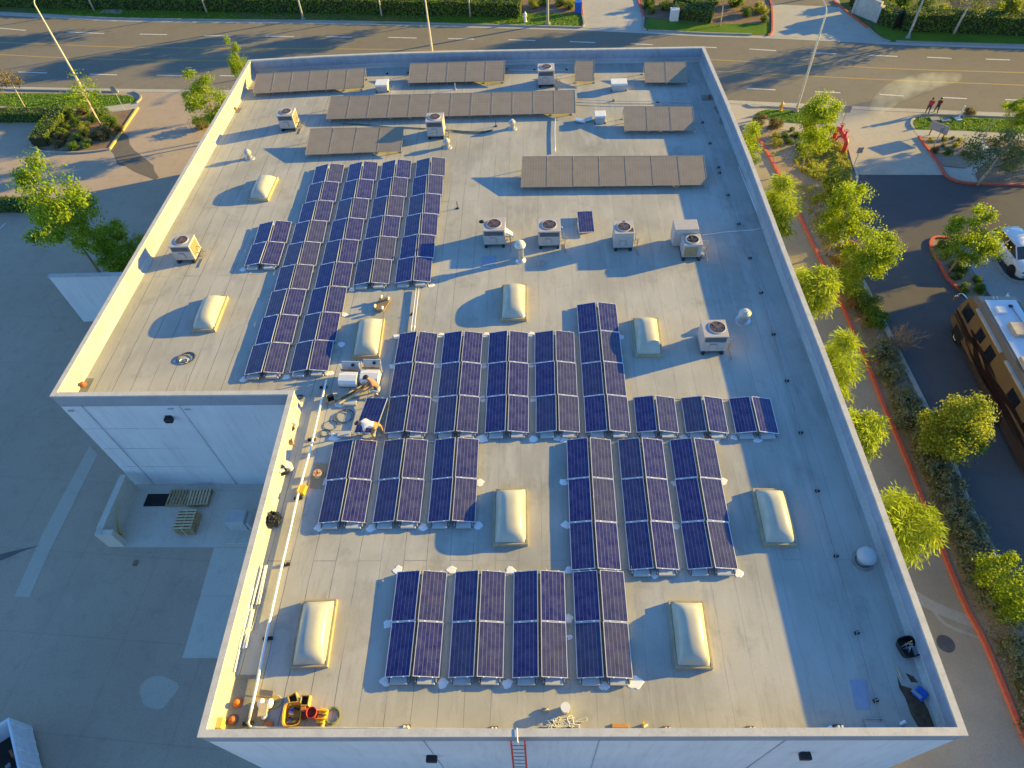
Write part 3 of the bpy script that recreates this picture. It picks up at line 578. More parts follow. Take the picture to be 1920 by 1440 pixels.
rk = thing('panel_rack', 'half-built metal rack under the single panel at the kneeling worker', 'rack', q[3]*.5+q[1]*.5, group='racks under the blue panels'); rk.location.z = R0
O = rk.location.copy()
for c in (q[3], q[2]):
    pass
for k in (0, 1):
    a, c = (q[0], q[1]) if k == 0 else (q[3], q[2]); b = MB(); A = V((a.x, a.y, R0+.03))-O; C_ = V((c.x, c.y, R0+.03))-O
    b.tube([A, C_], .022, 6); b.tube([A, A+V((0, 0, .12))], .02, 6); b.tube([C_, C_+V((0, 0, .28))], .02, 6); b.build('cross_rail', 'steel_dull', rk)
c = (q[2]+q[3])/2-O; MB().box((c.x, c.y-.02, .10-(O.z-R0)), (.62, .34, .13), bev=.01).build('ballast_tray', 'ac_grey', rk)
for px in ((646, 815), (612, 818)): pass
q = [rf(1083, 396.5, .24), rf(1112, 395.8, .24), rf(1114, 435, .22), rf(1083.5, 436.5, .22)]
o = place_panel(q, 'lone dark blue panel lying alone between the air conditioners and the brown arrays', 'blue solar panels on low tents')
c = (q[0]+q[2])/2
rk = thing('panel_rack', 'small block stand under the lone blue panel', 'rack', (c.x, c.y, R0), group='racks under the blue panels')
for dx in (-.33, .33):
    for dy in (-.6, .6): MB().box((dx, dy, .095), (.12, .2, .19)).build('block', 'wood_dark', rk)
# spare bare rack rows beside the single panel
for k, (p0, p1, lb) in enumerate((((626, 818), (664, 816), 'bare rack row lying left of the kneeling worker'), ((640, 758), (672, 757), 'bare rack piece lying right of the white sealant patch'))):
    A, B_ = rf(*p0), rf(*p1); t = thing('panel_rack', lb, 'rack', A, group='racks under the blue panels'); D = B_-A
    MB().tube([V((0, 0, .06)), D+V((0, 0, .06))], .022, 6).build('cross_rail', 'steel_dull', t)
    MB().box((D.x*.55, D.y*.5+.02, .08), (.6, .3, .13)).build('ballast_tray', 'ac_grey', t)
# ------------------------------------------------------------------ brown tilted arrays
def brown_rack(TL, TR, BR, BL, n, label, zl=.30, zh=.76):
    a, b_, c, d = rf(*TL, zh), rf(*TR, zh), rf(*BR, zl), rf(*BL, zl); o0 = (c+d)/2; o0.z = R0
    t = thing('tilted_panel_rack', label, 'solar array', o0, group='brown tilted solar arrays')
    for i in range(n):
        k0, k1 = i/n, (i+1)/n; gap = .006
        A, B_, C_, D = a.lerp(b_, k0+gap/n), a.lerp(b_, k1-gap/n), d.lerp(c, k1-gap/n), d.lerp(c, k0+gap/n)
        X = (B_-A+C_-D)/2; Y = (A-D+B_-C_)/2; x = X.normalized(); z = X.cross(Y).normalized(); y = z.cross(x); ctr = (A+B_+C_+D)/4
        p = MB().box((0, 0, 0), (X.length, Y.length, .03)).build('panel', 'dusty_thin_film', t)
        p.matrix_local = Matrix.LocRotScale(ctr-o0, Matrix((x, y, z)).transposed().to_quaternion(), V((1, 1, 1)))
        f = MB()
        for s in (-1, 1): f.box((s*(X.length/2-.012), 0, .003), (.03, Y.length+.01, .042)); f.box((0, s*(Y.length/2-.012), .003), (X.length-.05, .03, .04))
        f.build('frame', 'rack_frame', p)
    for i in range(n+1):
        k = i/n*.97+.015; P0, P1 = a.lerp(b_, k)-o0, d.lerp(c, k)-o0
        for nm, q in (('post', P0.lerp(P1, .12)), ('post', P0.lerp(P1, .85))):
            MB().tube([(q.x, q.y, .0), (q.x, q.y, q.z-.02)], .03, 6).lathe([(.12, 0), (.12, .02), (.04, .03)], (q.x, q.y, .002), 8).build(nm, 'galv', t)
    for f_ in (.12, .85):
        MB().tube([a.lerp(d, f_)-o0-V((0, 0, .04)), b_.lerp(c, f_)-o0-V((0, 0, .04))], .028, 6).build('rail', 'galv', t)
    return t
brown_rack((484.3, 138.6), (689, 127.6), (678.9, 164.3), (470.2, 175.8), 6, 'six-column brown tilted solar array in the far left roof corner')
brown_rack((770.6, 119.2), (947.4, 113.5), (946, 151.4), (763.4, 155.9), 5, 'five-column brown tilted solar array along the far parapet')
brown_rack((1076.8, 114.3), (1112, 114.3), (1116.3, 151.9), (1079.7, 151.9), 1, 'single brown tilted panel right of the farthest air conditioner')
brown_rack((1205.5, 117.1), (1282.9, 116.4), (1293.5, 154.8), (1211.5, 154.8), 2, 'two-column brown tilted solar array in the far right roof corner')
brown_rack((622, 181), (1077.3, 169.1), (1080.2, 211.8), (608.9, 223.7), 12, 'longest brown tilted solar array, twelve columns wide, across the far roof')
brown_rack((585, 241.4), (757.4, 238), (752.6, 282.9), (568.2, 290.8), 4, 'four-column brown tilted solar array above the longest blue array')
brown_rack((1166.7, 199.8), (1295.3, 199.8), (1307.3, 244.8), (1172.6, 245.3), 3, 'three-column brown tilted solar array near the right parapet')
brown_rack((977.9, 293.7), (1316.9, 292), (1330, 346.7), (977.1, 351.4), 7, 'seven-column brown tilted solar array, nearest of the brown ones')
# ================================================================== SKYLIGHTS
def dome_mesh():
    b = MB(); n = 16; hw, hl, H = .61, 1.20, .50; vs = [[None]*(n+1) for _ in range(n+1)]
    for i in range(n+1):
        for j in range(n+1):
            u, v = -1+2*i/n, -1+2*j/n; z = H*(max(0, (1-abs(u)**2.6))*max(0, (1-abs(v)**3.2)))**.62
            vs[i][j] = b.bm.verts.new((u*hw, v*hl, .20+z))
    for i in range(n):
        for j in range(n): b.bm.faces.new((vs[i][j], vs[i+1][j], vs[i+1][j+1], vs[i][j+1]))
    return b.mesh('dome', 'skylight_acrylic', True, fix=False)
DOME = dome_mesh()
b = MB()
for s in (-1, 1): b.box((s*.655, 0, .105), (.07, 2.56, .21)); b.box((0, s*1.245, .103), (1.24, .07, .206))
FRM = b.mesh('curb_frame', 'skylight_frame')
SKY = [((486.7, 333), (521.7, 331.7), (501.7, 375), (466.7, 373.5), 'far left skylight, left of the longest blue array top'), ((385, 556.7), (427.7, 555), (401.7, 620), (359, 619), 'lone skylight on the left wing near its parapet'), ((671.9, 599.5), (721, 597.4), (710, 669.5), (660.5, 668.5), 'skylight between the upturned dolly and the two white boxes'),
 ((941, 534), (987.7, 534), (987.3, 600), (938.3, 599), 'skylight behind the middle of the wide middle array'), ((1184, 596.7), (1234, 597), (1242, 667), (1191.7, 666.7), 'skylight right of the tall ridge, half in shade'), ((928, 916), (988, 916), (990, 1022), (924, 1021), 'skylight in the gap between the two lower arrays, centre'),
 ((1411, 917), (1470, 917), (1494, 1022), (1434, 1022), 'skylight near the right parapet, in its shadow'), ((567, 1125), (632, 1125), (613, 1251), (545, 1251), 'large skylight left of the nearest array, by the white pipe'), ((1254, 1127), (1318, 1127), (1337, 1253), (1267, 1253), 'large skylight right of the nearest array')]
for a, b_, c, d, lb in SKY:
    P = [rf(*q, .15) for q in (a, b_, c, d)]; ctr = sum(P, V((0, 0, 0)))/4; X = (P[1]-P[0]+P[2]-P[3])/2; Y = (P[0]-P[3]+P[1]-P[2])/2
    t = thing('skylight', 'cream bubble '+lb, 'skylight', (ctr.x, ctr.y, R0), math.atan2(-Y.x, Y.y), 'bubble skylights on the roof')
    t.scale = (X.length/1.36, Y.length/2.55, 1); inst('curb_frame', FRM, t); inst('dome', DOME, t)
# ================================================================== ROOFTOP PLANT
def ac_unit(px, w_, d, h, label, rz=0.0, side=False, louver=True, pm='ac_paint', fan=(0, 0)):
    p = rf(*px); t = thing('air_conditioner', label, 'air conditioner', (p.x, p.y+d/2, R0), rz, 'air conditioners on the roof'); z0 = .20; w_ *= .95; d *= .95
    b = MB(); b.box((0, 0, z0+h/2), (w_, d, h), bev=.018); b.box((0, 0, z0+h+.012), (w_+.03, d+.03, .05), bev=.012); b.box((0, 0, z0+.03), (w_+.02, d+.02, .06))
    cab = b.build('cabinet', pm, t)
    for s in (-1, 1): MB().box((s*(w_/2-.12), 0, .105), (.14, d+.15, .2)).build('base_rail', 'black_metal', t)
    fx, fy = fan; r = min(w_, d)*.34; zt = z0+h+.038
    MB().lathe([(r*1.12, 0), (r*1.12, .035), (r*1.02, .04), (r, .0)], (fx, fy, zt), 24).build('fan_ring', 'ac_grey', t)
    f = MB().lathe([(0, .004), (r, .004)], (fx, fy, zt), 24, mi=1)
    for k in range(4): f.box((fx+math.cos(k*PI/2+.4)*r*.5, fy+math.sin(k*PI/2+.4)*r*.5, zt+.016), (r*.92, r*.42, .012), rz=k*PI/2+.4, rx=.12)
    f.lathe([(r*.2, 0), (r*.2, .03), (0, .035)], (fx, fy, zt), 12)
    fo = f.build('fan', ['fan_red', 'grille_dark'], t)
    g = MB()
    for k in range(1, 5): g.lathe([(r*k/4-.006, .036), (r*k/4+.006, .036), (r*k/4+.006, .042), (r*k/4-.006, .042), (r*k/4-.006, .036)], (fx, fy, zt), 24)
    for k in range(4): g.box((fx, fy, zt+.045), (2*r, .012, .008), rz=k*PI/4)
    g.build('fan_guard', 'steel_dull', t)
    if louver:
        lv = MB().box((0, -d/2-.012, z0+h*.80), (w_*.86, .03, h*.27)).build('louver', 'grille_dark', t)
        s = MB()
        for k in range(5): s.box((0, -d/2-.03, z0+h*(.69+.055*k)), (w_*.84, .02, .012), rx=.5)
        s.build('slat', 'steel_dull', lv)
    MB().box((-w_*.06, -d/2-.04, z0+h*.34), (w_*.26, .10, h*.36), bev=.012).build('electrical_box', pm, t)
    MB().box((0, -d/2-.004, z0+h*.12), (w_*.94, .02, h*.07)).build('drain_trim', 'ac_grey', t)
    MB().box((w_*.30, -d/2-.006, z0+h*.38), (w_*.32, .02, h*.44)).build('access_panel', pm, t)
    if side:
        MB().box((w_/2+.008, 0, z0+h*.52), (.03, d*.74, h*.72)).build('coil', 'coil_brown', t)
    pb = MB(); pb.tube([(w_/2, -d*.2, z0+.25), (w_/2+.28, -d*.2, z0+.25), (w_/2+.28, -d*.2, .03), (w_/2+.28, -d*.9, .03)], .025, 6); pb.tube([(w_/2, d*.1, z0+.45), (w_/2+.2, d*.1, z0+.45), (w_/2+.2, d*.1, .02)], .02, 6); pb.tube([(w_/2+.2, d*.1, .25), (w_/2+.42, d*.1, .25), (w_/2+.42, d*.1, .02)], .02, 6)
    pb.build('pipework', 'steel_dull', t); return t
U1 = ac_unit((542, 246), 1.15, 1.1, .92, 'air conditioner at the far left, its open coil facing the sun', side=True)
ac_unit((818, 261), 1.2, 1.15, 1.05, 'air conditioner with green hoses in front of the longest brown array')
ac_unit((1024, 164), 1.25, 1.15, 1.0, 'farthest air conditioner, between the far brown arrays')
ac_unit((351, 493), 1.2, 1.1, .95, 'air conditioner alone on the left wing beside the parapet', side=True)
ac_unit((928, 464), 1.3, 1.2, .95, 'air conditioner with a flap hanging open, left of the tall flue')
ac_unit((1030, 466), 1.3, 1.2, .95, 'air conditioner with a blue rag, right of the tall flue')
U7 = ac_unit((1168, 470), 1.12, 1.15, .95, 'smaller grey-sided air conditioner with dark slots on top', louver=False)
ac_unit((1335, 664), 1.2, 1.15, .98, 'air conditioner nearest the camera, standing at the edge of the right parapet shadow', fan=(.12, .05))
# two-part unit: tall box behind a lower condenser
p = rf(1295, 487); t = thing('air_conditioner', 'tall stepped air conditioner, a low fan box in front of a high box', 'air conditioner', (p.x, p.y+.5, R0), 0, 'air conditioners on the roof')
MB().box((0, 0, .58), (1.0, .95, .85), bev=.02).build('condenser', 'ac_paint', t); MB().box((-.25, .93, .72), (1.3, .88, 1.13), bev=.02).build('tall_cabinet', 'ac_paint', t)
MB().lathe([(.38, 0), (.38, .04), (.33, .045), (.33, .0)], (0, -.02, 1.01), 22).build('fan_ring', 'ac_grey', t)
f = MB().lathe([(0, .004), (.33, .004)], (0, -.02, 1.01), 22)
for k in range(4): f.box((math.cos(k*PI/2)*.16, math.sin(k*PI/2)*.16-.02, 1.026), (.3, .14, .012), rz=k*PI/2, rx=.12)
f.build('fan', 'grille_dark', t); MB().box((-.08, -.485, .55), (.7, .03, .62)).build('coil', 'coil_brown', t)
for s in (-1, 1): MB().box((s*.42, .4, .08), (.14, 2.0, .15)).build('base_rail', 'black_metal', t)
pb = MB(); pb.tube([(.5, -.1, .5), (.78, -.1, .5), (.78, -.1, .02)], .03, 6); pb.tube([(.5, .2, .7), (.95, .2, .7), (.95, .2, .02), (.9, -.7, .02)], .03, 6); pb.lathe([(.12, 0), (.12, .25), (0, .27)], (.62, -.3, .01), 10); pb.build('pipework', 'galv', t)
for px, w_, d, lb in (((717, 174), .95, .9, 'flat white roof hatch box behind the longest brown array'), ((1160, 172), 1.15, .8, 'flat white hatch box on feet left of the far right brown array'), ((1125, 233), .75, .75, 'small square white vent box beside a loose metal sheet')):
    p = rf(*px); t = thing('vent_box', lb, 'vent box', (p.x, p.y+d/2, R0)); MB().box((0, 0, .24), (w_*.86, d*.86, .48)).build('curb', 'ac_grey', t); MB().box((0, 0, .52), (w_, d, .14), bev=.02).build('lid', 'white_paint', t)
    for s in (-1, 1): MB().box((s*w_*.46, -d*.4, .05), (.08, .1, .1)).build('foot', 'black_metal', t)
def turbine(px, label, r=.22, h=.62):
    p = rf(*px); t = thing('turbine_vent', label, 'roof vent', (p.x, p.y, R0)); MB().lathe([(r*1.5, 0), (r*1.45, .03), (r*.8, .1), (r*.72, h*.45)], (0, 0, .002), 16).build('collar', 'galv', t)
    g = MB(); n = 18
    for k in range(n):
        a0, a1 = k*2*PI/n, (k+.85)*2*PI/n; prof = [(r*.75, h*.45), (r*1.15, h*.62), (r*1.15, h*.82), (r*.5, h)]
        for (q0, z0), (q1, z1) in zip(prof, prof[1:]): g.face([(q0*math.cos(a0), q0*math.sin(a0), z0), (q0*.92*math.cos(a1), q0*.92*math.sin(a1), z0), (q1*.92*math.cos(a1), q1*.92*math.sin(a1), z1), (q1*math.cos(a0), q1*math.sin(a0), z1)])
    g.lathe([(r*.68, h*.45), (r*1.0, h*.62), (r*1.0, h*.82), (r*.45, h*.99)], (0, 0, 0), 16); g.build('turbine', 'pale_cap', t); MB().lathe([(r*.55, h*.98), (r*.5, h*1.06), (0, h*1.1)], (0, 0, 0), 14).build('cap', 'pale_cap', t); return t
turbine((469, 297), 'small pale turbine vent left of the brown arrays'); turbine((839, 276), 'small turbine vent in front of the hosed air conditioner'); turbine((961, 241), 'turbine vent below the longest brown array'); turbine((1393, 601), 'turbine vent with grey feet in the right parapet shadow', .27, .7)
p = rf(976, 488); t = thing('flue', 'tall pale flue with domed cap between two air conditioners', 'flue', (p.x, p.y, R0)); MB().lathe([(.32, 0), (.30, .04), (.2, .16), (.19, .95)], (0, 0, .002), 18).build('stack', 'galv', t); MB().lathe([(.19, .88), (.23, .9), (.23, .97), (.19, .99)], (0, 0, 0), 18).build('band', 'black_metal', t); MB().lathe([(.30, 1.0), (.32, 1.1), (.26, 1.24), (.14, 1.32), (0, 1.35)], (0, 0, 0), 18).build('cap', 'pale_cap', t)
p = rf(1617, 1052); t = thing('dome_vent', 'domed vent hood on a round collar beside the right parapet', 'roof vent', (p.x, p.y, R0)); MB().lathe([(.42, 0), (.40, .03), (.30, .06)], (0, 0, .002), 20).build('flashing', 'stain_grey', t); MB().lathe([(.26, .02), (.24, .36)], (0, 0, 0), 20).build('stack', 'galv', t); MB().lathe([(.34, .38), (.37, .46), (.33, .60), (.2, .72), (0, .76)], (0, 0, 0), 22).build('dome', 'ac_grey', t, smooth=True)
# slots on the small unit, blue rag, hanging flap
for dx, dy, w_, d in ((.05, .3, .09, .5), (.3, -.25, .12, .3), (.45, -.25, .1, .3)): MB().box((dx, dy, 1.195), (w_, d, .012)).build('slot', 'grille_dark', U7)
p = rf(1050, 429, .9); tag(MB().ball((p.x, p.y, R0+.98), .16, 8, sq=(1, .8, .8)).ball((p.x-.05, p.y-.2, R0+.82), .12, 8, sq=(.6, .8, 1.4)).build('rag', 'blue', smooth=True), 'bright blue rag hanging on the air conditioner right of the flue', 'rag')
p = rf(957, 437, .55); tag(MB().box((p.x-.1, p.y, R0+.62), (.62, .42, .03), ry=.75).build('flap', 'white_paint'), 'white metal flap hanging off the air conditioner left of the flue', 'metal flap')
p = rf(908, 418, .9); tag(MB().ball((p.x-.1, p.y-.4, R0+1.3), .14, 8, sq=(1.2, .8, .7)).build('tool_pouch', 'plastic_black'), 'black tool pouch left on top of an air conditioner corner', 'pouch')
p = rf(1092, 228); tag(MB().box((p.x-.15, p.y, R0+.10), (.7, .5, .02), ry=.25).box((p.x+.42, p.y+.08, R0+.12), (.5, .45, .02), ry=-.3).build('metal_sheet', 'galv'), 'bent loose metal sheet beside the small square vent box', 'metal sheet')
p = rf(1015, 495); tag(MB().box((p.x, p.y, R0+.09), (.42, .35, .18), rz=.3, taper=.7).build('cinder_block', 'concrete_plain'), 'pale concrete block in front of the tall flue', 'block')
p = rf(920, 490); tag(MB().box((p.x-.1, p.y, R0+.02), (.7, .8, .03)).build('blue_board', 'blue_fade'), 'faded blue board lying below the air conditioner with the flap', 'board')
# ------------------------------------------------------------------ pipes, conduits, hoses
def pipe(name, px, r, material, label, cat, h=.12, k=3):
    P = smooth_line([rf(x, y, h) for x, y in px], k); c = P[0].copy(); c.z = R0
    return tag(inst(name, MB().tube([p-c for p in P], r, 7).mesh(name, material, True), None, c), label, cat)
pipe('conduit', [(612, 713), (598, 772), (583, 838), (570, 885), (557, 935), (540, 1010), (525, 1075), (500, 1190), (482, 1280), (468, 1347)], .055, 'alu_bright', 'long shiny white conduit running from the worker to the near left corner', 'conduit', .16)
pipe('conduit', [(468, 1347), (466, 1356), (470, 1362), (482, 1364.5), (620, 1365), (900, 1368), (1200, 1370), (1560, 1372), (1640, 1372)], .04, 'conduit', 'thin grey conduit running along the near parapet', 'conduit', .15)
pipe('conduit', [(780, 540), (776, 575), (770, 622)], .035, 'alu', 'left one of two short white conduits joining two arrays', 'conduit', .12); pipe('conduit', [(785, 540), (781, 575), (776, 622)], .035, 'alu', 'right one of two short white conduits joining two arrays', 'conduit', .12)
RB = [(1297, 176), (1305, 197), (1317, 231), (1331, 270), (1347, 315), (1349, 325), (1365, 367), (1385, 421), (1406, 485), (1427, 550), (1450, 628), (1475, 715), (1501, 812), (1532, 921), (1567, 1043), (1606, 1187), (1641, 1314)]
pipe('conduit', RB+[(1652, 1352)], .017, 'steel_dull', 'long thin dark conduit parallel to the right parapet', 'conduit', .10)
pipe('conduit', [(1041, 222), (1040, 245), (1041, 285)], .035, 'alu', 'short upright-looking white conduit below the longest brown array', 'conduit', .1)
for y0, lb in ((187.5, 'upper of two thin pipes right of the longest brown array'), (193, 'lower of two thin pipes right of the longest brown array')): pipe('conduit', [(1080, y0-1), (1150, y0+2), (1235, y0+2.5), (1297, y0+4)], .02, 'conduit', lb, 'conduit', .1)
pipe('conduit', [(948, 131), (1002, 132), (1063, 132)], .02, 'conduit', 'thin pipe between two far brown arrays', 'conduit', .1)
pipe('hose', [(640, 232), (690, 234), (730, 238), (760, 239), (800, 241)], .03, 'cable_green', 'dark green hose left of the hosed air conditioner', 'hose', .04); pipe('hose', [(838, 243), (870, 246), (900, 247), (925, 243), (898, 250), (850, 246)], .03, 'cable_green', 'dark green hose trailing right of the hosed air conditioner', 'hose', .04)
pipe('hose', [(1317, 441), (1360, 435), (1430, 428), (1425, 412), (1408, 370), (1385, 312)], .022, 'sealant', 'thin white hose bent across the right parapet shadow', 'hose', .02)
def pipe_block(px, label, rz=0, big=False):
    p = rf(*px); t = thing('pipe_block', label, 'pipe block', (p.x, p.y, R0), rz, 'black blocks carrying the pipes')
    MB().box((0, 0, .05), (.36 if big else .17, .12, .09), bev=.012).build('block', 'rubber', t); MB().box((0, 0, .13), (.06, .05, .10)).build('strut', 'steel_dull', t)
HOW = ['first', 'second', 'third', 'fourth', 'fifth', 'sixth', 'seventh', 'eighth', 'ninth', 'tenth', 'eleventh', 'twelfth', 'thirteenth', 'fourteenth', 'fifteenth']
for i, q in enumerate(RB[2:]): pipe_block(q, f'{HOW[i]} black block from the far end under the long dark right conduit', .35)
for i, q in enumerate([(607, 727), (585, 825), (560, 935), (536, 1059), (503, 1198), (466, 1357)]): pipe_block(q, f'{HOW[i]} black block from the far end under the long white conduit', .1, True)
for i, q in enumerate([(763, 1366), (927, 1369), (1076, 1371), (1250, 1369), (1407, 1369), (1570, 1366)]):
    p = rf(*q); t = thing('pipe_stand', f'{HOW[i]} pipe stand from the left along the near parapet', 'pipe stand', (p.x, p.y, R0), 0, 'stands carrying the near conduit')
    MB().box((0, 0, .04), (.26, .22, .08)).build('foot', 'wood_dark', t); MB().box((-.05, 0, .17), (.05, .08, .28)).box((.07, 0, .17), (.05, .08, .28)).build('bracket', 'white_paint', t)
for q, lb in (((1150, 190), 'black block under the two thin pipes, left one'), ((1233, 192), 'black block under the two thin pipes, right one'), ((950, 131), 'black block at the end of the far wide brown array'), ((1002, 132), 'black block left of the farthest air conditioner'), ((1062, 132), 'black block right of the farthest air conditioner'), ((726, 139), 'black block in the far gap, left one'), ((766, 137), 'black block in the far gap, right one'), ((773, 590), 'black block under the two short white conduits')): pipe_block(q, lb, .1)
for q, lb in (((858, 391), 'thin black post standing right of the six-row array'), ((930, 237), 'thin dark post left of the turbine vent below the longest brown array'), ((854, 168), 'thin pale post between the far brown arrays')):
    p = rf(*q); tag(MB().cyl((p.x, p.y, R0), (p.x, p.y, R0+.5), .025).lathe([(.1, 0), (.1, .03), (.03, .05)], (p.x, p.y, R0+.001), 10).build('post', 'black_metal' if q[1] > 200 else 'conduit'), lb, 'post')
mat('foliage_shade', (.035, .04, .016), .95)  # near-black colour that paints the shade inside shrubs and hedges
# ================================================================== VEGETATION
def leaf_cloud(name, centres, n, spread, leaf, material, seed, asp=1.5, droop=0.0, needle=False):
    """many single leaves gathered in clumps round the given (x, y, z, weight) points"""
    rn = random.Random(seed); vs = []; fs = []; tot = sum(c[3] for c in centres)
    for cx, cy, cz, wt in centres:
        k = max(4, int(n*wt/tot)); s = spread*(.75+.5*rn.random()); st = [rn.uniform(.7, 1.35) for _ in range(3)]
        for _ in range(k):
            while True:
                a, b_, c = rn.gauss(0, .55), rn.gauss(0, .55), rn.gauss(0, .5); q = a*a+b_*b_+c*c
                if .05 < q <= 2.2: break
            a *= st[0]; b_ *= st[1]; c *= st[2]
            p = V((cx+a*s, cy+b_*s, cz+c*s*.8)); nrm = V((a+rn.gauss(0, .5), b_+rn.gauss(0, .5), c+.35+rn.gauss(0, .5))).normalized()
            u = nrm.orthogonal().normalized(); u.rotate(Matrix.Rotation(rn.uniform(0, 6.28), 3, nrm)); v = nrm.cross(u)
            if needle: u = (V((a, b_, c*.6-droop))+V((rn.gauss(0, .35), rn.gauss(0, .35), rn.gauss(0, .35)))).normalized(); v = u.orthogonal().normalized()
            L = leaf*rn.uniform(.65, 1.3); W = L/asp
            i = len(vs); vs += [p-u*L*.5, p+v*W*.5-nrm*L*.08, p+u*L*.5, p-v*W*.5-nrm*L*.08]; fs.append((i, i+1, i+2, i+3))
    me = bpy.data.meshes.new(name); me.from_pydata([tuple(q) for q in vs], [], fs); me.materials.append(MATS[material]); return me
def clumps(n, rx, rz, seed, cone=0.0, zc=0.0, hollow=.45):
    rn = random.Random(seed); o = []
    while len(o) < n:
        a, b_, c = rn.uniform(-1, 1), rn.uniform(-1, 1), rn.uniform(-1, 1); q = math.sqrt(a*a+b_*b_+c*c)
        if q > 1 or q < hollow*rn.random()**.3: continue
        k = 1-cone*(c+1)/2
        if not cone and rn.random() < .22 and q > .6: k *= 1.2
        o.append((a*rx*k, b_*rx*k, zc+c*rz*min(k, 1.1) if not cone else zc+c*rz, .45+1.0*rn.random()))
    return o
def trunk_mesh(cl, h0, r0, seed, material, n_limb=9, zb=0.0):
    rn = random.Random(seed); b = MB(); top = max(c[2] for c in cl); lean = V((rn.uniform(-.15, .15), rn.uniform(-.15, .15), 0))
    P = [V((0, 0, zb)), V((lean.x*.3, lean.y*.3, h0*.5)), V((lean.x, lean.y, h0)), V((lean.x*1.6, lean.y*1.6, h0+(top-h0)*.6)), V((lean.x*2, lean.y*2, top*.96))]
    b.tube(P, [r0, r0*.8, r0*.62, r0*.35, r0*.08], 8)
    for c in rn.sample(cl, min(n_limb, len(cl))):
        t = rn.uniform(.0, .75); a = P[2].lerp(P[4], t*.7); e = V(c[:3]); m_ = a.lerp(e, .5)+V((0, 0, .12)); b.tube([a, m_, e], [r0*.34, r0*.2, r0*.05], 5)
    return b.mesh('trunk', material, True)
PROTO = {}
def proto(kind, rx, rz, n, spread, leaf, lm, seed, ncl, cone=0.0, trunk='bark', r0=.11, base=1.5, needle=False, asp=1.5, droop=0.0, hollow=.45):
    hc = base+rz; cl = clumps(ncl, rx, rz, seed, cone, hc, hollow)
    PROTO[kind] = (leaf_cloud('crown', cl, n, spread, leaf, lm, seed, asp, droop, needle), trunk_mesh(cl, base, r0, seed, trunk), hc)
proto('maple_a', 2.0, 2.2, 11500, .60, .155, 'leaf_maple', 3, 40); proto('maple_b', 2.2, 1.9, 11500, .60, .155, 'leaf_maple', 5, 42); proto('maple_c', 1.7, 2.3, 9500, .55, .15, 'leaf_maple', 9, 34)
proto('pine_a', 1.15, 1.9, 9000, .50, .30, 'leaf_pine', 11, 30, .35, needle=True, asp=7, droop=.5, base=1.8, r0=.09); proto('pine_b', 1.35, 1.7, 9000, .55, .30, 'leaf_pine', 13, 30, .2, needle=True, asp=7, droop=.6, base=1.6, r0=.09)
proto('conic', 1.75, 2.2, 14000, .46, .15, 'leaf_conic', 17, 90, .55, base=.6, r0=.1, hollow=.15)
proto('young', 1.5, 1.3, 900, .5, .18, 'leaf_maple', 19, 16, trunk='bark_pale', r0=.05, base=2.0); proto('young_brown', 1.1, 1.1, 900, .45, .15, 'leaf_brown', 23, 14, trunk='bark_pale', r0=.05, base=2.0)
proto('street', 3.0, 2.6, 9000, .85, .26, 'leaf_maple', 29, 46, trunk='bark_pale', r0=.14, base=2.6); proto('olive', 2.0, 1.9, 5200, .62, .15, 'leaf_olive', 31, 30, trunk='bark_pale', r0=.12, base=2.0); proto('cedar', 1.6, 1.5, 4500, .5, .2, 'leaf_conic', 37, 26, base=.8)
TREES = {}
def tree(kind, px, hc, label, sc=1.0, rz=None, cat='tree', world=None, group=None, name='tree'):
    """stand a tree so that its crown's centre, hc metres up, is seen at px"""
    c, t, h0 = PROTO[kind]; s = hc/h0*1.0; p = at(px[0], px[1], hc) if not world else V(world)
    o = thing(name, label, cat, (p.x, p.y, .0), random.uniform(0, 6.28) if rz is None else rz, group)
    o.scale = (sc, sc, s); inst('crown', c, o); inst('trunk', t, o); return o
tree('maple_a', (1530, 238), 3.9, 'bright green leafy tree beside the oval lawn and the red pipes', .72, .3); tree('maple_b', (1582, 402), 3.6, 'round bright green tree at the head of the planting strip', .70, 1.1); tree('maple_a', (1624, 492), 3.4, 'wide bright green tree leaning over the car park lane, south of the round one', .80, 2.6); tree('maple_c', (1822, 442), 3.3, 'bright yellow-green tree on the kerbed island by the white car', .82, .8, name='tree')
tree('conic', (1797, 800), 2.9, 'dense cone-shaped yellow-green tree between the lane and the grey kerb', 1.0, .4); tree('cedar', (1552, 345), 2.0, 'soft olive-yellow tree in the groundcover bed', .72, .5); tree('olive', (1872, 282), 3.0, 'dark green tree in the bed right of the driveway', 1.0, 1.5); tree('maple_c', (1915, 205), 2.6, 'dark green tree cut by the right frame edge beside the road', .6, 1.5)
tree('maple_b', (1908, 1105), 2.0, 'leafy green tree at the right frame edge above the grey-green shrubs', .72, 2.2)
for px, hc, k, s, lb in (((1402, 283), 4.0, 'pine_a', .75, 'northernmost feathery tree against the warehouse right wall'), ((1462, 392), 4.4, 'pine_a', 1.0, 'second feathery tree from the road along the right wall'), ((1524, 545), 4.3, 'pine_b', .9, 'third feathery tree from the road along the right wall'), ((1573, 690), 4.3, 'pine_a', .95, 'fourth feathery tree from the road along the right wall'), ((1606, 815), 4.2, 'pine_b', .75, 'fifth feathery tree from the road along the right wall'), ((1690, 985), 4.0, 'pine_b', 1.0, 'nearest feathery tree along the right wall, broad and bright')): tree(k, px, hc, lb, s, hc*3, group='feathery trees along the right wall', name='pine_tree')
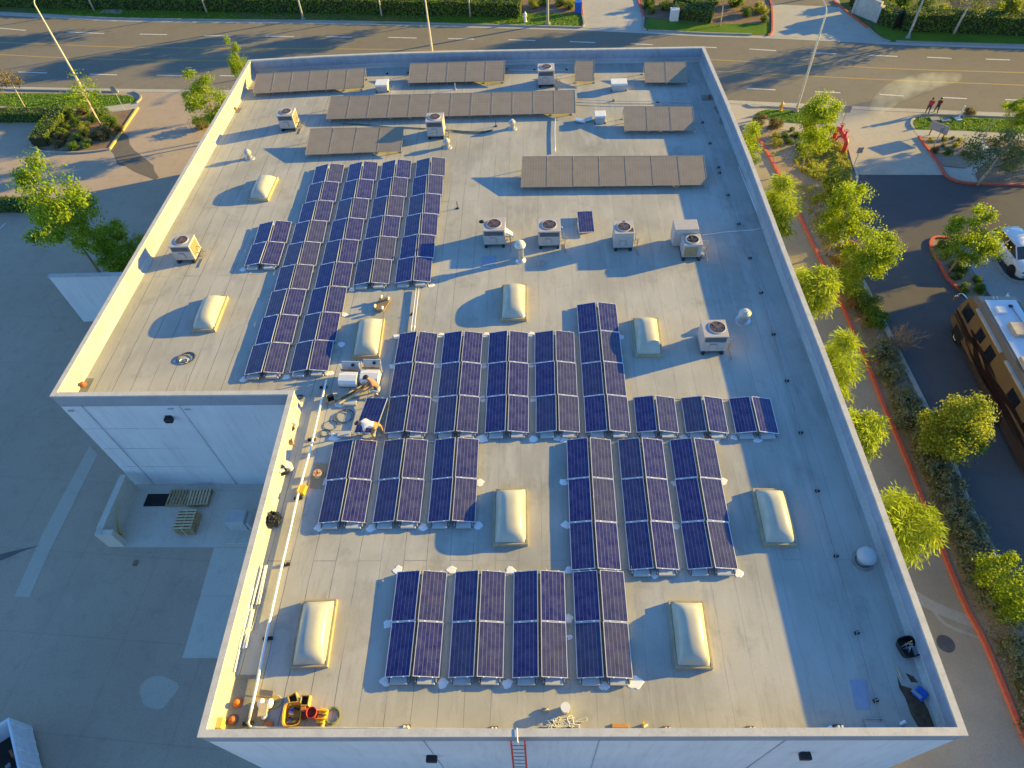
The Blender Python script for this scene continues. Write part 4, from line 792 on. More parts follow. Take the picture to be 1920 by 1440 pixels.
tree('maple_c', (108, 400), 6.0, 'large leafy tree left of the warehouse, its top in sunlight', 1.2, 4.0); tree('maple_b', (222, 470), 3.2, 'shaded leafy tree half hidden behind the left parapet', .78, 2.0); tree('maple_c', (390, 188), 3.8, 'bright green tree against the far left corner of the warehouse', .95, 1.0); tree('maple_c', (452, 128), 4.0, 'yellowish treetop peeping past the far left roof corner', .45, 1.0)
tree('young', (150, 168), 3.6, 'thin young tree over the rounded shrubs of the left planter', 1.15, .5); tree('young_brown', (12, 148), 3.3, 'small brownish young tree on the left lawn', 1.0, .5)
def tree_at(kind, base, hc, label, sc=1.0, rz=0.0): p = at(*base); return tree(kind, None, hc, label, sc, rz, world=p)
tree_at('street', (177, 20), 6.2, 'far street tree beside the concrete pad', .8, 1); tree_at('street', (388, 23.5), 6.4, 'far street tree right of the concrete pad', .8, 2.2); tree_at('street', (716, 30), 6.2, 'far street tree left of the pale lamp post', .8, 3.1); tree_at('street', (882, 31.5), 5.4, 'far street tree with a pale trunk, right of the pale lamp post', .72, 4)
tree_at('olive', (1788, 64), 4.6, 'olive-grey tree behind the right-hand lamp post across the road', 1.15, 1); tree('cedar', (1888, 14), 1.8, 'small yellow-green tree by the far car park', .85, 2); tree_at('young', (1350, 49), 4.0, 'thin staked tree on the far mulch bed', 1.2, 2)
# further street trees that stand just beyond the frame and shade the road
for w_, lb, s in (((30.5, 79, 0), 'street tree', .85), ((-72, 98, 0), 'street tree', 1.1)):
    tree('street', None, 6.5, 'leafy street tree standing behind the hedge across the road', s, w_[0], world=w_, group='street trees behind the far hedge')
for i, w_ in enumerate(((49, 49.4, 0), (53, 52, 0), (48, 42, 0))): tree('street', None, 6.4, 'unseen leafy tree right of the frame, added to shade the car park lane', (1.05, 1.0, .55)[i], i*1.3, world=w_, group='unseen shade trees beyond the car park lane')  # unseen trees, added to lay a soft-edged shade band over the lane
# unseen neighbouring warehouse, added as the occluder that shades the lane
NB = thing('warehouse', 'unseen white warehouse right of the frame, added to shade the motorhome lane', 'building', (62, 14, 0)); MB().box((0, 0, 4.05), (30, 49, 8.1)).build('wall', 'wall_paint', NB); MB().box((0, 0, 8.2), (30.3, 49.3, .2)).build('coping', 'coping_paint', NB)
# bare dry bush
rn = random.Random(5); b = MB()
def twig_core(p, d, L, r, k):
    e = p+d*L; b.tube([p, p.lerp(e, .5)+V((rn.gauss(0, .05), rn.gauss(0, .05), .03))*L, e], [r, r*.8, r*.5], 4)
    if k:
        for _ in range(4): twig_core(p.lerp(e, rn.uniform(.45, 1)), (d+V((rn.gauss(0, .55), rn.gauss(0, .55), rn.gauss(.15, .4)))).normalized(), L*rn.uniform(.5, .8), r*.55, k-1)
for a in range(8): twig_core(V((0, 0, 0)), V((math.cos(a*.8)*.55, math.sin(a*.8)*.55, 1)).normalized(), 1.0, .03, 3)
p = at(1682, 655); o = b.build('bare_bush', 'twig', label='bare leafless bush at the kerb beside the motorhome lane', cat='bush'); o.location = p
def shrub_proto(lm, seed, n=2600, leaf=.12, sq=.8, spread=.30, ncl=22, asp=1.5): return leaf_cloud('foliage', clumps(ncl, .78, .78*sq, seed, 0, .62*sq, .6)+[(0, 0, .3, 2)], n, spread, leaf, lm, seed, asp)
SH = {k: [shrub_proto(l, s) for s in (3, 7)] for k, l in (('green', 'leaf_shrub'), ('grey', 'leaf_grey'), ('brown', 'leaf_brown'), ('dark', 'leaf_hedge'), ('dry', 'leaf_dry'), ('yellow', 'leaf_cover'))}
b = MB(); b.ball((0, 0, .36), .55, 8, sq=(1, 1, .8)); CORE = b.mesh('core', 'foliage_shade', True)  # dark core: shade between the leaves is put into its colour
def shrub(px, rpx, kind, label, group, z=0.05):
    p = at(*px, z); dist = (p-CP).length; r = rpx*dist/FPX; n = int(px[0]) % 2
    o = thing('shrub', label, 'shrub', p, px[0], group); o.scale = (r, r, r*.95); inst('foliage', SH[kind][n], o); inst('shade_core', CORE, o, sc=.8)
    return o
PL = [(136, 221, 11, 'green'), (160, 213, 12, 'brown'), (127, 243, 9, 'green'), (120, 256, 11, 'green'), (160, 243, 10, 'yellow'), (159, 253, 11, 'yellow'), (147, 264, 10, 'yellow'), (200, 258, 15, 'brown'), (212, 238, 15, 'dark'), (194, 219, 13, 'dark'), (117, 270, 13, 'brown'), (140, 280, 10, 'dark'), (167, 274, 9, 'dark'), (148, 234, 10, 'dark'), (226, 246, 8, 'brown'), (178, 228, 11, 'dark'), (178, 262, 9, 'brown')]
ADJ = {'green': 'bright green', 'grey': 'grey-green', 'brown': 'brownish', 'dark': 'dark green', 'yellow': 'yellow-green', 'dry': 'dry orange'}
def side(x, y, cx, cy): return ('far' if y < cy-8 else 'near' if y > cy+8 else 'middle')+(' left' if x < cx-12 else ' right' if x > cx+12 else ' centre')
seen = {}
def uniq(lb):
    seen[lb] = seen.get(lb, 0)+1; return lb if seen[lb] == 1 else lb+f', {ORD[seen[lb]-1]} from the road'
for x, y, r, k in sorted(PL, key=lambda q: q[1]): shrub((x, y), r, k, uniq(f'round {ADJ[k]} shrub, {side(x, y, 165, 245)} of left planter'), 'clipped shrubs in the left planter')
shrub((378, 240), 15, 'brown', 'dark rounded shrub at the warehouse wall under the bright green tree', None)
for x, y, k, lb in ((1423, 234, 'brown', 'round brown shrub at the top of the red kerb, left one'), (1451, 238, 'brown', 'round brown shrub beside its twin at the top bed')): shrub((x, y), 14, k, lb, 'brown round shrubs at the top of the red kerb')
BED = [(1483, 245, 6, 'dark'), (1470, 258, 8, 'green'), (1491, 258, 8, 'green'), (1478, 269, 8, 'green'), (1454, 258, 8, 'yellow'), (1456, 272, 10, 'yellow'), (1500, 280, 9, 'dark'), (1512, 252, 8, 'green'), (1523, 262, 9, 'dark')]
for x, y, r, k in BED: shrub((x, y), r, k, uniq(f'small {ADJ[k]} tuft in the bed left of the red pipes'), 'small tufts in the upper bed')
STRIP = [(1590, 470, 12, 'dry'), (1572, 492, 10, 'dry'), (1584, 512, 13, 'dry'), (1598, 530, 14, 'yellow'), (1590, 548, 11, 'dry'), (1606, 560, 16, 'yellow'), (1598, 575, 10, 'dry'), (1622, 582, 19, 'green'), (1634, 606, 19, 'dark'), (1652, 668, 22, 'grey'), (1668, 711, 20, 'grey'), (1690, 760, 22, 'grey'), (1706, 800, 24, 'grey'), (1728, 845, 22, 'grey'), (1748, 888, 24, 'grey'), (1768, 926, 23, 'grey'), (1790, 968, 23, 'grey'), (1806, 1012, 25, 'grey'), (1832, 1056, 25, 'grey'), (1850, 1104, 27, 'grey'), (1880, 1150, 26, 'grey'), (1903, 1216, 22, 'grey'), (1917, 1290, 24, 'grey'), (1935, 1350, 24, 'grey')]
for i, (x, y, r, k) in enumerate(STRIP): shrub((x, y), r*1.3, k, f'{ADJ[k]} shrub, {HOW[23-i]} from the near end of the red kerb' if i > 14 else f'{ADJ[k]} shrub, {HOW[i]} from the road along the red kerb', 'shrubs in the strip along the red kerb')
for i, (x, y, r, k) in enumerate([(1765, 463, 12, 'green'), (1775, 482, 12, 'yellow'), (1785, 503, 12, 'green'), (1793, 523, 9, 'green'), (1807, 546, 11, 'green'), (1829, 528, 9, 'dark'), (1834, 546, 11, 'dark'), (1802, 510, 9, 'dark'), (1790, 468, 8, 'dark')]): shrub((x, y), r, k, f'{ADJ[k]} island shrub, {HOW[i]} from the tip of the kerbed island', 'shrubs on the kerbed island')
for i, (x, y, r, k) in enumerate([(1745, 265, 5, 'yellow'), (1770, 263, 5, 'yellow'), (1797, 264, 5, 'yellow'), (1752, 285, 7, 'brown'), (1776, 289, 8, 'dark'), (1790, 275, 6, 'yellow'), (1806, 291, 6, 'brown'), (1768, 275, 5, 'grey'), (1785, 260, 4, 'grey')]): shrub((x, y), r, k, uniq(f'small {ADJ[k]} plant in the bed with the two-post sign'), 'small plants in the bed with the two-post sign')
for i, (x, y, r) in enumerate([(905, 5, 14), (1000, 14, 11), (1018, 8, 12), (1052, 10, 13), (1070, 16, 12), (1213, 12, 13), (1222, 24, 9), (1246, 18, 12), (1335, 10, 16), (1400, 28, 11), (1425, 22, 12), (1380, 10, 15), (1432, 40, 8), (1660, 5, 14), (1690, 10, 14), (1730, 18, 14), (1765, 25, 11), (1715, 28, 10)]): shrub((x, y), r, ['green', 'yellow', 'dark'][i % 3], uniq(f'{ADJ[["green", "yellow", "dark"][i % 3]]} flowering shrub across the road'), 'shrubs across the road')
p = at(1815, 206); shrub((1815, 214), 9, 'brown', 'small brown bush between the lawn and the road, right of the white post', None)
# hedges
def hedge(px, wd, h, label, world=None, dens=85, leaf=.16, lm='leaf_hedge', n=1):
    P = world or [at(x, y) for x, y in px]; rn = random.Random(int(P[0].x*10)); vs = []; fs = []; o0 = P[0].copy(); b = MB(); b.strip([p-o0 for p in P], wd*.86, 0, h*.93); t = thing('hedge', label, 'hedge', o0); b.build('twig_core', 'foliage_shade', t)  # solid inner box, coloured dark as the shade behind the leaves
    for A, B_ in zip(P, P[1:]):
        d = B_-A; L = d.length; d.normalize(); s = V((-d.y, d.x, 0))
        for _ in range(int(L*(wd+2*h)*dens)):
            q = rn.uniform(0, wd+2*h); k = rn.uniform(-.02, L+.02); j = rn.gauss(0, .04)+.05*math.sin(k*2.3+A.x)
            if q < h: c = A+d*k+s*(wd/2+j)+V((0, 0, q)); nn = s
            elif q < h+wd: c = A+d*k+s*(q-h-wd/2)+V((0, 0, h+j)); nn = V((0, 0, 1))
            else: c = A+d*k-s*(wd/2+j)+V((0, 0, q-h-wd)); nn = -s
            nn = (nn+V((rn.gauss(0, .45), rn.gauss(0, .45), rn.gauss(.1, .45)))).normalized(); u = nn.orthogonal().normalized(); u.rotate(Matrix.Rotation(rn.uniform(0, 6.28), 3, nn)); v = nn.cross(u); lf = leaf*rn.uniform(.6, 1.2)
            i = len(vs); c = c-o0; vs += [tuple(c-u*lf*.5), tuple(c+v*lf*.33), tuple(c+u*lf*.5), tuple(c-v*lf*.33)]; fs.append((i, i+1, i+2, i+3))
    me = bpy.data.meshes.new('foliage'); me.from_pydata(vs, [], fs); me.materials.append(MATS[lm]); inst('foliage', me, t); return t
hedge([(-140, 225), (0, 224), (98, 224)], 1.2, .95, 'long clipped hedge along the left lawn'); hedge([(124, 210), (104, 240), (78, 276)], 1.5, 1.0, 'slanting clipped hedge on the left edge of the planter', dens=90)
hedge([(-120, 391), (0, 391), (78, 391)], 1.2, .8, 'low hedge beyond the large leafy tree')
hedge([(-160, 1), (0, 6), (120, 9), (300, 12), (480, 16), (640, 18), (800, 21), (978, 25)], 2.4, 1.5, 'very long hedge across the road', dens=40, leaf=.24)
hedge([(-160, -14), (100, -8), (400, -2), (640, 4), (900, 9)], 2.0, 1.1, 'taller rear hedge across the road', dens=34, leaf=.26, lm='leaf_shrub')
hedge([(1262, 30), (1335, 40)], 1.4, 1.2, 'clipped hedge by the utility box', dens=50, leaf=.2); hedge([(1270, 4), (1290, 20), (1330, 34)], 1.2, 1.3, 'angled clipped hedge behind the utility box', dens=50, leaf=.2)
hedge([(1686, 52), (1780, 55), (1920, 60.5), (2200, 69)], 1.9, 1.7, 'tall clipped hedge along the right lawn across the road', dens=46, leaf=.22); hedge([(1626, 20), (1650, 38), (1682, 52)], 1.7, 1.5, 'angled hedge by the stone sign', dens=50, leaf=.2); hedge([(1596, 6), (1616, 11)], 1.5, 1.4, 'short hedge left of the stone sign', dens=50, leaf=.2)
# ground cover: uncountable low plants
def inside(p, poly):
    c = False; n = len(poly)
    for i in range(n):
        a, b_ = poly[i], poly[i-1]
        if (a[1] > p[1]) != (b_[1] > p[1]) and p[0] < (b_[0]-a[0])*(p[1]-a[1])/(b_[1]-a[1])+a[0]: c = not c
    return c
def cover(name, px, dens, h, leaf, lm, label, cat, seed, z=.05, clump=.5, up=.6, asp=1.6):
    poly = [tuple(at(x, y)[:2]) for x, y in px]; rn = random.Random(seed); xs = [p[0] for p in poly]; ys = [p[1] for p in poly]; vs = []; fs = []
    area = abs(sum(poly[i-1][0]*poly[i][1]-poly[i][0]*poly[i-1][1] for i in range(len(poly))))/2
    N_ = int(area*dens); k = 0; tries = 0
    while k < N_ and tries < N_*8:
        tries += 1; x, y = rn.uniform(min(xs), max(xs)), rn.uniform(min(ys), max(ys))
        if not inside((x, y), poly): continue
        hh = .5+.5*math.sin(x*3.1+1.7*math.sin(y*1.9))*math.sin(y*2.7+1.3*math.sin(x*2.3))
        if rn.random() > clump+hh*(1-clump): continue
        k += 1; zz = z+h*hh*rn.uniform(.3, 1); nn = V((rn.gauss(0, .6), rn.gauss(0, .6), up+rn.random())).normalized(); u = nn.orthogonal().normalized(); u.rotate(Matrix.Rotation(rn.uniform(0, 6.28), 3, nn)); v = nn.cross(u); lf = leaf*rn.uniform(.6, 1.3); c = V((x, y, zz))
        i = len(vs); vs += [tuple(c-u*lf*.5), tuple(c+v*lf*.5/asp), tuple(c+u*lf*.5), tuple(c-v*lf*.5/asp)]; fs.append((i, i+1, i+2, i+3))
    me = bpy.data.meshes.new(name); me.from_pydata(vs, [], fs); me.materials.append(MATS[lm]); o = inst(name, me); tag(o, label, cat, kind='stuff'); return o
cover('ground_cover', [(1486, 300), (1500, 286), (1530, 262), (1560, 262), (1580, 276), (1597, 318), (1594, 330), (1600, 345), (1585, 360), (1560, 345), (1530, 340), (1498, 322)], 280, .36, .16, 'leaf_cover', 'yellow-green ground cover plants in the bed below the red pipes', 'ground cover', 4)
cover('ground_cover', [(1520, 385), (1545, 400), (1580, 455), (1600, 520), (1640, 600), (1616, 612), (1575, 530), (1545, 470)], 80, .22, .14, 'leaf_dry', 'dry straggly ground cover in the sunny part of the planting strip', 'ground cover', 6, clump=.1)
cover('ground_cover', [(1486, 350), (1530, 345), (1590, 362), (1566, 400), (1560, 430), (1575, 470), (1600, 520), (1560, 500), (1530, 440), (1505, 395)], 70, .24, .15, 'leaf_cover', 'patchy yellow-green cover at the sunny head of the planting strip', 'ground cover', 7, clump=.0)
cover('leaf_mulch', [(1640, 640), (1690, 700), (1800, 930), (1900, 1140), (1960, 1300), (1960, 1450), (1900, 1320), (1800, 1090), (1720, 880), (1650, 710)], 14, .05, .13, 'leaf_dry', 'fallen dry leaves between the grey-green shrubs', 'leaf litter', 8, clump=.1)
for i, px in enumerate(([(1416, 215), (1426, 209.5), (1440, 206), (1485, 207.5), (1530, 211), (1560, 216), (1565, 224), (1548, 230.5), (1507, 230.5), (1462, 227), (1430, 219)], [(1714, 234), (1715, 226), (1725, 220.5), (1750, 219.5), (1920, 226), (1930, 249), (1800, 243.5), (1718, 241)], [(-20, 175), (120, 176.5), (240, 179), (254, 186), (246, 192), (180, 200), (120, 201), (-20, 196)])):
    cover('lawn_grass', px, 75, .07, .17, 'grass_blade', ['short grass of the oval lawn by the yellow hydrant', 'short grass of the right-hand lawn', 'short grass of the left lawn'][i], 'grass', 20+i, z=.04, clump=.7, up=.3, asp=2.6)
cover('lawn_grass', [(60, 27.5), (300, 34), (700, 43), (960, 48), (1085, 51), (1086, 28), (985, 27), (700, 28), (300, 20), (60, 16)], 26, .08, .24, 'grass_blade', 'grass of the verge across the road', 'grass', 30, z=.03, clump=.5, up=.3, asp=2.6)
cover('low_shrubs', [(1566, 470), (1640, 592), (1700, 715), (1790, 905), (1880, 1105), (1960, 1270), (1960, 1460), (1880, 1270), (1800, 1080), (1720, 890), (1660, 740), (1600, 600), (1566, 520)], 42, .42, .15, 'leaf_grey', 'low grey-green cover filling the strip between the shrubs', 'ground cover', 44, clump=.0)
cover('low_shrubs', [(1430, 255), (1520, 252), (1540, 290), (1490, 300), (1450, 305)], 14, .25, .14, 'leaf_cover', 'sparse low plants in the upper bed', 'ground cover', 46, clump=.0)
# ================================================================== STREET FURNITURE
def lamp_post(base, h, label, arm=(0, -1), al=2.2, bend=True, r=.11, m_='lamp_pole', head=True):
    p = at(*base); t = thing('street_lamp', label, 'street lamp', p); a = V((arm[0], arm[1], 0)).normalized()
    MB().tube([(0, 0, 0), (0, 0, h*.6), (0, 0, h)], [r, r*.8, r*.55], 10).build('pole', m_, t); MB().lathe([(r*2.2, 0), (r*2.2, .12), (r*1.4, .16), (r*1.3, .3)], (0, 0, .0), 12).build('base', 'concrete_plain', t)
    P = [V((0, 0, h-.1)), V((0, 0, h))+a*.25+V((0, 0, .25)), a*al*.6+V((0, 0, h+.55)), a*al+V((0, 0, h+.62))]
    MB().tube(smooth_line(P, 4), .045, 7).build('arm', m_, t); c = a*(al+.28)+V((0, 0, h+.6))
    MB().box(c, (.62, .28, .14), rz=math.atan2(a.y, a.x), bev=.04).build('lamp_head', 'sign_grey', t); return t
lamp_post((163, 181), 8.6, 'tall cream street lamp on the left lawn, leaning up-left in view', (.1, 1)); lamp_post((822, 181), 8.6, 'pale street lamp behind the far parapet, middle of the road edge', (0, 1), 1.6); lamp_post((1492, 209.5), 8.3, 'tall street lamp on the oval lawn beside the yellow hydrant', (-.15, 1), 1.9)
lamp_post((1702, 71), 8.5, 'grey street lamp on the right lawn across the road', (0, -1), 1.8, m_='pole_grey'); lamp_post((1027, 45.5), 8.5, 'grey street lamp left of the far driveway', (0, -1), 1.8, m_='pole_grey', r=.14); lamp_post((569, 36.5), 8.5, 'grey street lamp on the far verge, left half', (0, -1), 1.8, m_='pole_grey')
def sign_post(base, h, label, w_=.5, hh=.65, m_='sign_grey', rz=0):
    p = at(*base); t = thing('road_sign', label, 'sign', p, rz); MB().cyl((0, 0, 0), (0, 0, h), .03, n=8).build('post', 'pole_grey', t); MB().box((0, -.04, h-hh/2+.05), (w_, .025, hh), bev=.008).build('sign_plate', m_, t); return t
sign_post((233, 206), 2.3, 'small sign on a thin post at the left planter'); sign_post((1574, 245), 2.2, 'grey sign on a thin post above the red pipes', .6, .6); sign_post((1598, 317), 1.9, 'tan sign on a thin post at the lower driveway corner', .45, .5, 'rv_tan'); sign_post((1746, 283), 2.0, 'thin post sign standing in the bed by the two-post sign', .3, .3)
p = at(1753, 259); t = thing('two_post_sign', 'grey slanted sign board on two posts in the right bed', 'sign', p, -.9)
for s in (-1, 1): MB().cyl((s*.55, 0, 0), (s*.55, 0, 1.1), .045).build('post', 'wood_dark', t)
MB().box((0, -.06, .95), (1.5, .06, .7), bev=.01).build('sign_board', 'sign_grey', t)
for base, lb, mm, s in (((1463, 208), 'yellow fire hydrant on the oval lawn', 'yellow_hydrant', 1.05), ((985, 41), 'white fire hydrant on the far lawn', 'white_paint', 1.25)):
    p = at(*base); t = thing('fire_hydrant', lb, 'fire hydrant', p); t.scale = (s,)*3; MB().lathe([(.17, 0), (.17, .05), (.11, .07), (.11, .55), (.15, .57), (.15, .63), (.11, .68), (.06, .78), (.03, .8), (.03, .86), (0, .86)], (0, 0, .02), 14).build('barrel', mm, t)
    for d in ((.2, 0), (-.2, 0), (0, -.22)): MB().cyl((0, 0, .45), (d[0], d[1], .45), .06).build('outlet', mm, t)
p = at(1796, 224); tag(MB().cyl((p.x, p.y, 0), (p.x, p.y, 1.15), .05).ball((p.x, p.y, 1.18), .08, 8).box((p.x, p.y, .05), (.5, .5, .1)).build('bollard', 'white_paint'), 'white marker post on a small slab in the right lawn', 'post')
for x, y, lb in ((1752, 224, 'left concrete utility lid in the right lawn'), (1772, 226, 'right concrete utility lid in the right lawn')): p = at(x, y); tag(MB().box((p.x, p.y, .07), (.75, .55, .08), bev=.01).build('ground_hatch', 'concrete_plain'), lb, 'utility lid')
p = at(1263, 38); tag(MB().box((p.x, p.y, .55), (.85, .7, 1.1), bev=.04).box((p.x, p.y, 1.12), (.92, .77, .08), bev=.02).build('utility_box', 'white_paint'), 'pale utility cabinet by the far hedge right of the driveway', 'utility box')
p = at(1084, 24); tag(MB().box((p.x, p.y, .6), (.75, .75, 1.2), bev=.05, taper=1.1).build('bin', 'blue'), 'dark blue bin at the edge of the far driveway', 'bin')
p = at(1622, 33); t = thing('monument_sign', 'stone entrance sign with a blue top across the road', 'sign', p, -.95); MB().box((0, 0, .95), (2.6, .45, 1.9), bev=.04).build('slab', 'stone_sign', t); MB().box((0, 0, 2.05), (1.0, .4, .32), bev=.03).build('cap', 'blue', t)
for s in (-1, 1): MB().box((s*1.42, 0, .8), (.3, .6, 1.6), bev=.03).build('pier', 'stone_sign', t)
# red backflow preventer
a, c = at(1565, 263), at(1578, 284); t = thing('backflow_preventer', 'bright red pipe assembly with valves beside the driveway', 'pipe assembly', (a+c)/2, math.atan2(c.y-a.y, c.x-a.x)); L = (c-a).length/2+.25
for s in (-1, 1): MB().tube(smooth_line([(s*L, 0, 0), (s*L, 0, .75), (s*(L-.12), 0, 1.0), (s*(L-.4), 0, 1.08)], 4), .17, 12).lathe([(.27, 0), (.27, .06), (.17, .07)], (s*L, 0, .01), 14).build('riser', 'red', t)
b = MB().cyl((-L+.35, 0, 1.08), (L-.35, 0, 1.08), .16); b.build('barrel', 'red', t)
for x in (-.45, .5):
    q = MB().lathe([(.27, -.06), (.27, .06)], (0, 0, 0), 14, mx=Matrix.Translation((x, 0, 1.08)) @ Matrix.Rotation(PI/2, 4, 'Y')).cyl((x, 0, 1.1), (x, 0, 1.62), .07).build('valve', 'red', t); MB().lathe([(.2, 0), (.24, .03), (.2, .05), (.19, .02)], (x, 0, 1.6), 14).build('hand_wheel', 'red', q)
MB().tube([(.2, -.1, 1.05), (.3, -.45, 1.0), (.35, -.6, .7)], .08, 8).build('side_outlet', 'red', t)
# stakes of the young trees
for base, top, lb in (((188, 232), 2.6, 'thin leaning trunk stake in the left planter'), ((1826, 288), 2.8, 'leaning tree stake beside the dark green tree')): p = at(*base); tag(MB().tube([p, p+V((.1, .05, top))], [.05, .035], 6).build('tree_stake', 'bark_pale'), lb, 'stake')
# ================================================================== PEOPLE
def person(loc, J, cols, label, rz=0.0, sc=1.0, hair='hair', hat=None):
    """one continuous skinned body; J holds the joints (metres, feet on z = 0), cols the clothing"""
    t = thing('person', label, 'person', loc, rz, None); t.scale = (sc,)*3
    J = {k: V(v) for k, v in J.items()}
    rad = dict(pelvis=.150, waist=.135, chest=.165, neck=.062, jaw=.075, skull=.098, crown=.075, shl=.085, shr=.085, ell=.048, elr=.048, wrl=.033, wrr=.033, hipl=.105, hipr=.105, knl=.066, knr=.066, anl=.045, anr=.045, tol=.038, tor=.038)
    up = (J['head']-J['neck']).normalized(); face = V(J.get('face', (0, -1, 0))).normalized()
    J['waist'] = J['pelvis'].lerp(J['chest'], .5); J['jaw'] = J['head']-up*.07+face*.015; J['skull'] = J['head']+up*.02; J['crown'] = J['head']+up*.075
    E_ = [('pelvis', 'waist'), ('waist', 'chest'), ('chest', 'neck'), ('neck', 'jaw'), ('jaw', 'skull'), ('skull', 'crown'), ('chest', 'shl'), ('chest', 'shr'), ('shl', 'ell'), ('shr', 'elr'), ('ell', 'wrl'), ('elr', 'wrr'), ('pelvis', 'hipl'), ('pelvis', 'hipr'), ('hipl', 'knl'), ('hipr', 'knr'), ('knl', 'anl'), ('knr', 'anr'), ('anl', 'tol'), ('anr', 'tor')]
    names = ['pelvis']+[b_ for a, b_ in E_]; bm = bmesh.new(); L = bm.verts.layers.skin.verify(); vm = {}
    for k in names:
        v = bm.verts.new(J[k]); v[L].radius = (rad[k], rad[k]); v[L].use_root = k == 'pelvis'; vm[k] = v
    for a, b_ in E_: bm.edges.new((vm[a], vm[b_]))
    me = bpy.data.meshes.new('body'); bm.to_mesh(me); bm.free(); o = bpy.data.objects.new('body', me); COL.objects.link(o)
    sk = o.modifiers.new('skin', 'SKIN'); sk.use_smooth_shade = True; o.modifiers.new('sub', 'SUBSURF').levels = 2
    dg = bpy.context.evaluated_depsgraph_get(); m2 = bpy.data.meshes.new_from_object(o.evaluated_get(dg)); o.modifiers.clear(); o.data = m2
    b = bmesh.new(); b.from_mesh(m2); mb = MB(); mb.bm.free(); mb.bm = b
    # hands: a palm and five unequal, slightly bent fingers; nose, ears, eyes
    for s, w_, e in (('l', 'wrl', 'ell'), ('r', 'wrr', 'elr')):
        d = (J[w_]-J[e]).normalized(); sd = d.cross(V((0, 0, 1))); sd = sd.normalized() if sd.length > .1 else V((1, 0, 0)); dn = d.cross(sd); p = J[w_]
        mb.tube([p-d*.02, p+d*.03, p+d*.085], [.030, .040, .034], 8)
        for k, (q, ln) in enumerate(((-.030, .062), (-.010, .075), (.010, .070), (.029, .055))):
            a = p+d*.08+sd*q; mb.tube([a, a+d*ln*.55, a+d*ln*.9-dn*.022], [.0095, .009, .0075], 5)
        a = p+d*.03-sd*.036; mb.tube([a, a+d*.03-sd*.022, a+d*.058-sd*.03-dn*.008], [.012, .011, .009], 5)
    sdh = up.cross(face).normalized(); h = J['head']
    mb.tube([h+up*.02+face*.085, h-up*.012+face*.112, h-up*.022+face*.09], [.010, .016, .012], 5)
    n_skin = len(b.faces)
    for s in (-1, 1): mb.ball(h+sdh*s*.034+up*.018+face*.082, .013, 5, mi=4); mb.ball(h+sdh*s*.094+face*.0, .022, 5, sq=(.6, 1, 1.3))
    mb.ball(h-up*.052+face*.078, .02, 5, mi=5, sq=(1.1, .6, .4))
    bmesh.ops.recalc_face_normals(b, faces=b.faces); b.faces.ensure_lookup_table()
    def seg(p, a, c): d = c-a; q = max(0, min(1, (p-a).dot(d)/max(1e-9, d.dot(d)))); return (p-(a+d*q)).length, q
    for f in b.faces:
        if f.material_index in (4, 5): continue
        p = f.calc_center_median(); best = min(((seg(p, J[a], J[c])[0]-rad[c]*.5, a, c) for a, c in E_), key=lambda x: x[0]); a, c = best[1:]; q = seg(p, J[a], J[c])[1]
        if c in ('tol', 'tor') or (c in ('anl', 'anr') and q > .93): k = 3
        elif c in ('hipl', 'hipr', 'knl', 'knr', 'anl', 'anr') or (c == 'waist' and q < .45): k = 2
        elif c in ('jaw', 'skull', 'crown', 'wrl', 'wrr') or (c in ('ell', 'elr') and q > .55) or (c == 'neck' and q > .7): k = 0
        else: k = 1
        f.material_index = k; f.smooth = True
    me = mb.mesh('body', ['skin', cols[0], cols[1], 'shoe', 'plastic_black', 'shirt_red'], True, fix=False)
    o.data = me; o.parent = t
    hb = MB(); mx = Matrix((sdh, face, up)).transposed().to_4x4(); r = .112
    hb.lathe([(r*math.cos(a), r*math.sin(a)) for a in [i*PI/2/6-.25 for i in range(7)]]+[(0, r*1.02)], h+up*.025-face*.012, 14, 0, mx)
    hb.build('hair', hair, t, True)
    if hat:
        c = MB(); c.lathe([(.125, -.01), (.122, .05), (.09, .105), (0, .12)], h+up*.04, 14, 0, mx); c.tube([h+up*.04+face*.07, h+up*.025+face*.2], [.085, .06], 8); c.build('cap', hat, t)
    return t
# worker in white leaning over the single panel
F = rf(702, 823)
person(F, dict(pelvis=(.20, .14, .80), chest=(-.26, .22, .95), neck=(-.46, .24, .97), head=(-.62, .24, .93), face=(-.5, 0, -.85), shl=(-.27, .02, .90), shr=(-.27, .43, .90), ell=(-.33, -.05, .62), elr=(-.36, .50, .62), wrl=(-.45, .02, .40), wrr=(-.48, .42, .40), hipl=(.16, .04, .78), hipr=(.20, .27, .78), knl=(-.02, -.02, .45), knr=(.30, .40, .46), anl=(.02, .0, .09), anr=(.36, .34, .09), tol=(-.16, .0, .05), tor=(.20, .38, .05)), ('shirt_white', 'khaki'), 'person in white shirt and tan trousers bending over the single panel')
F = rf(711, 742)
person(F, dict(pelvis=(.05, .10, .34), chest=(-.22, .26, .66), neck=(-.36, .32, .82), head=(-.46, .36, .92), face=(-.8, .1, -.5), shl=(-.20, .08, .68), shr=(-.26, .46, .68), ell=(-.42, .0, .52), elr=(-.50, .44, .50), wrl=(-.62, .05, .34), wrr=(-.66, .36, .34), hipl=(.02, .0, .32), hipr=(.04, .22, .32), knl=(-.34, .0, .46), knr=(-.30, .26, .48), anl=(-.04, .0, .09), anr=(-.02, .26, .09), tol=(-.22, .0, .05), tor=(-.20, .28, .05)), ('shirt_brown', 'pants_pale'), 'person in brown shirt and pale trousers crouching beside the white boxes', hat='plastic_black')
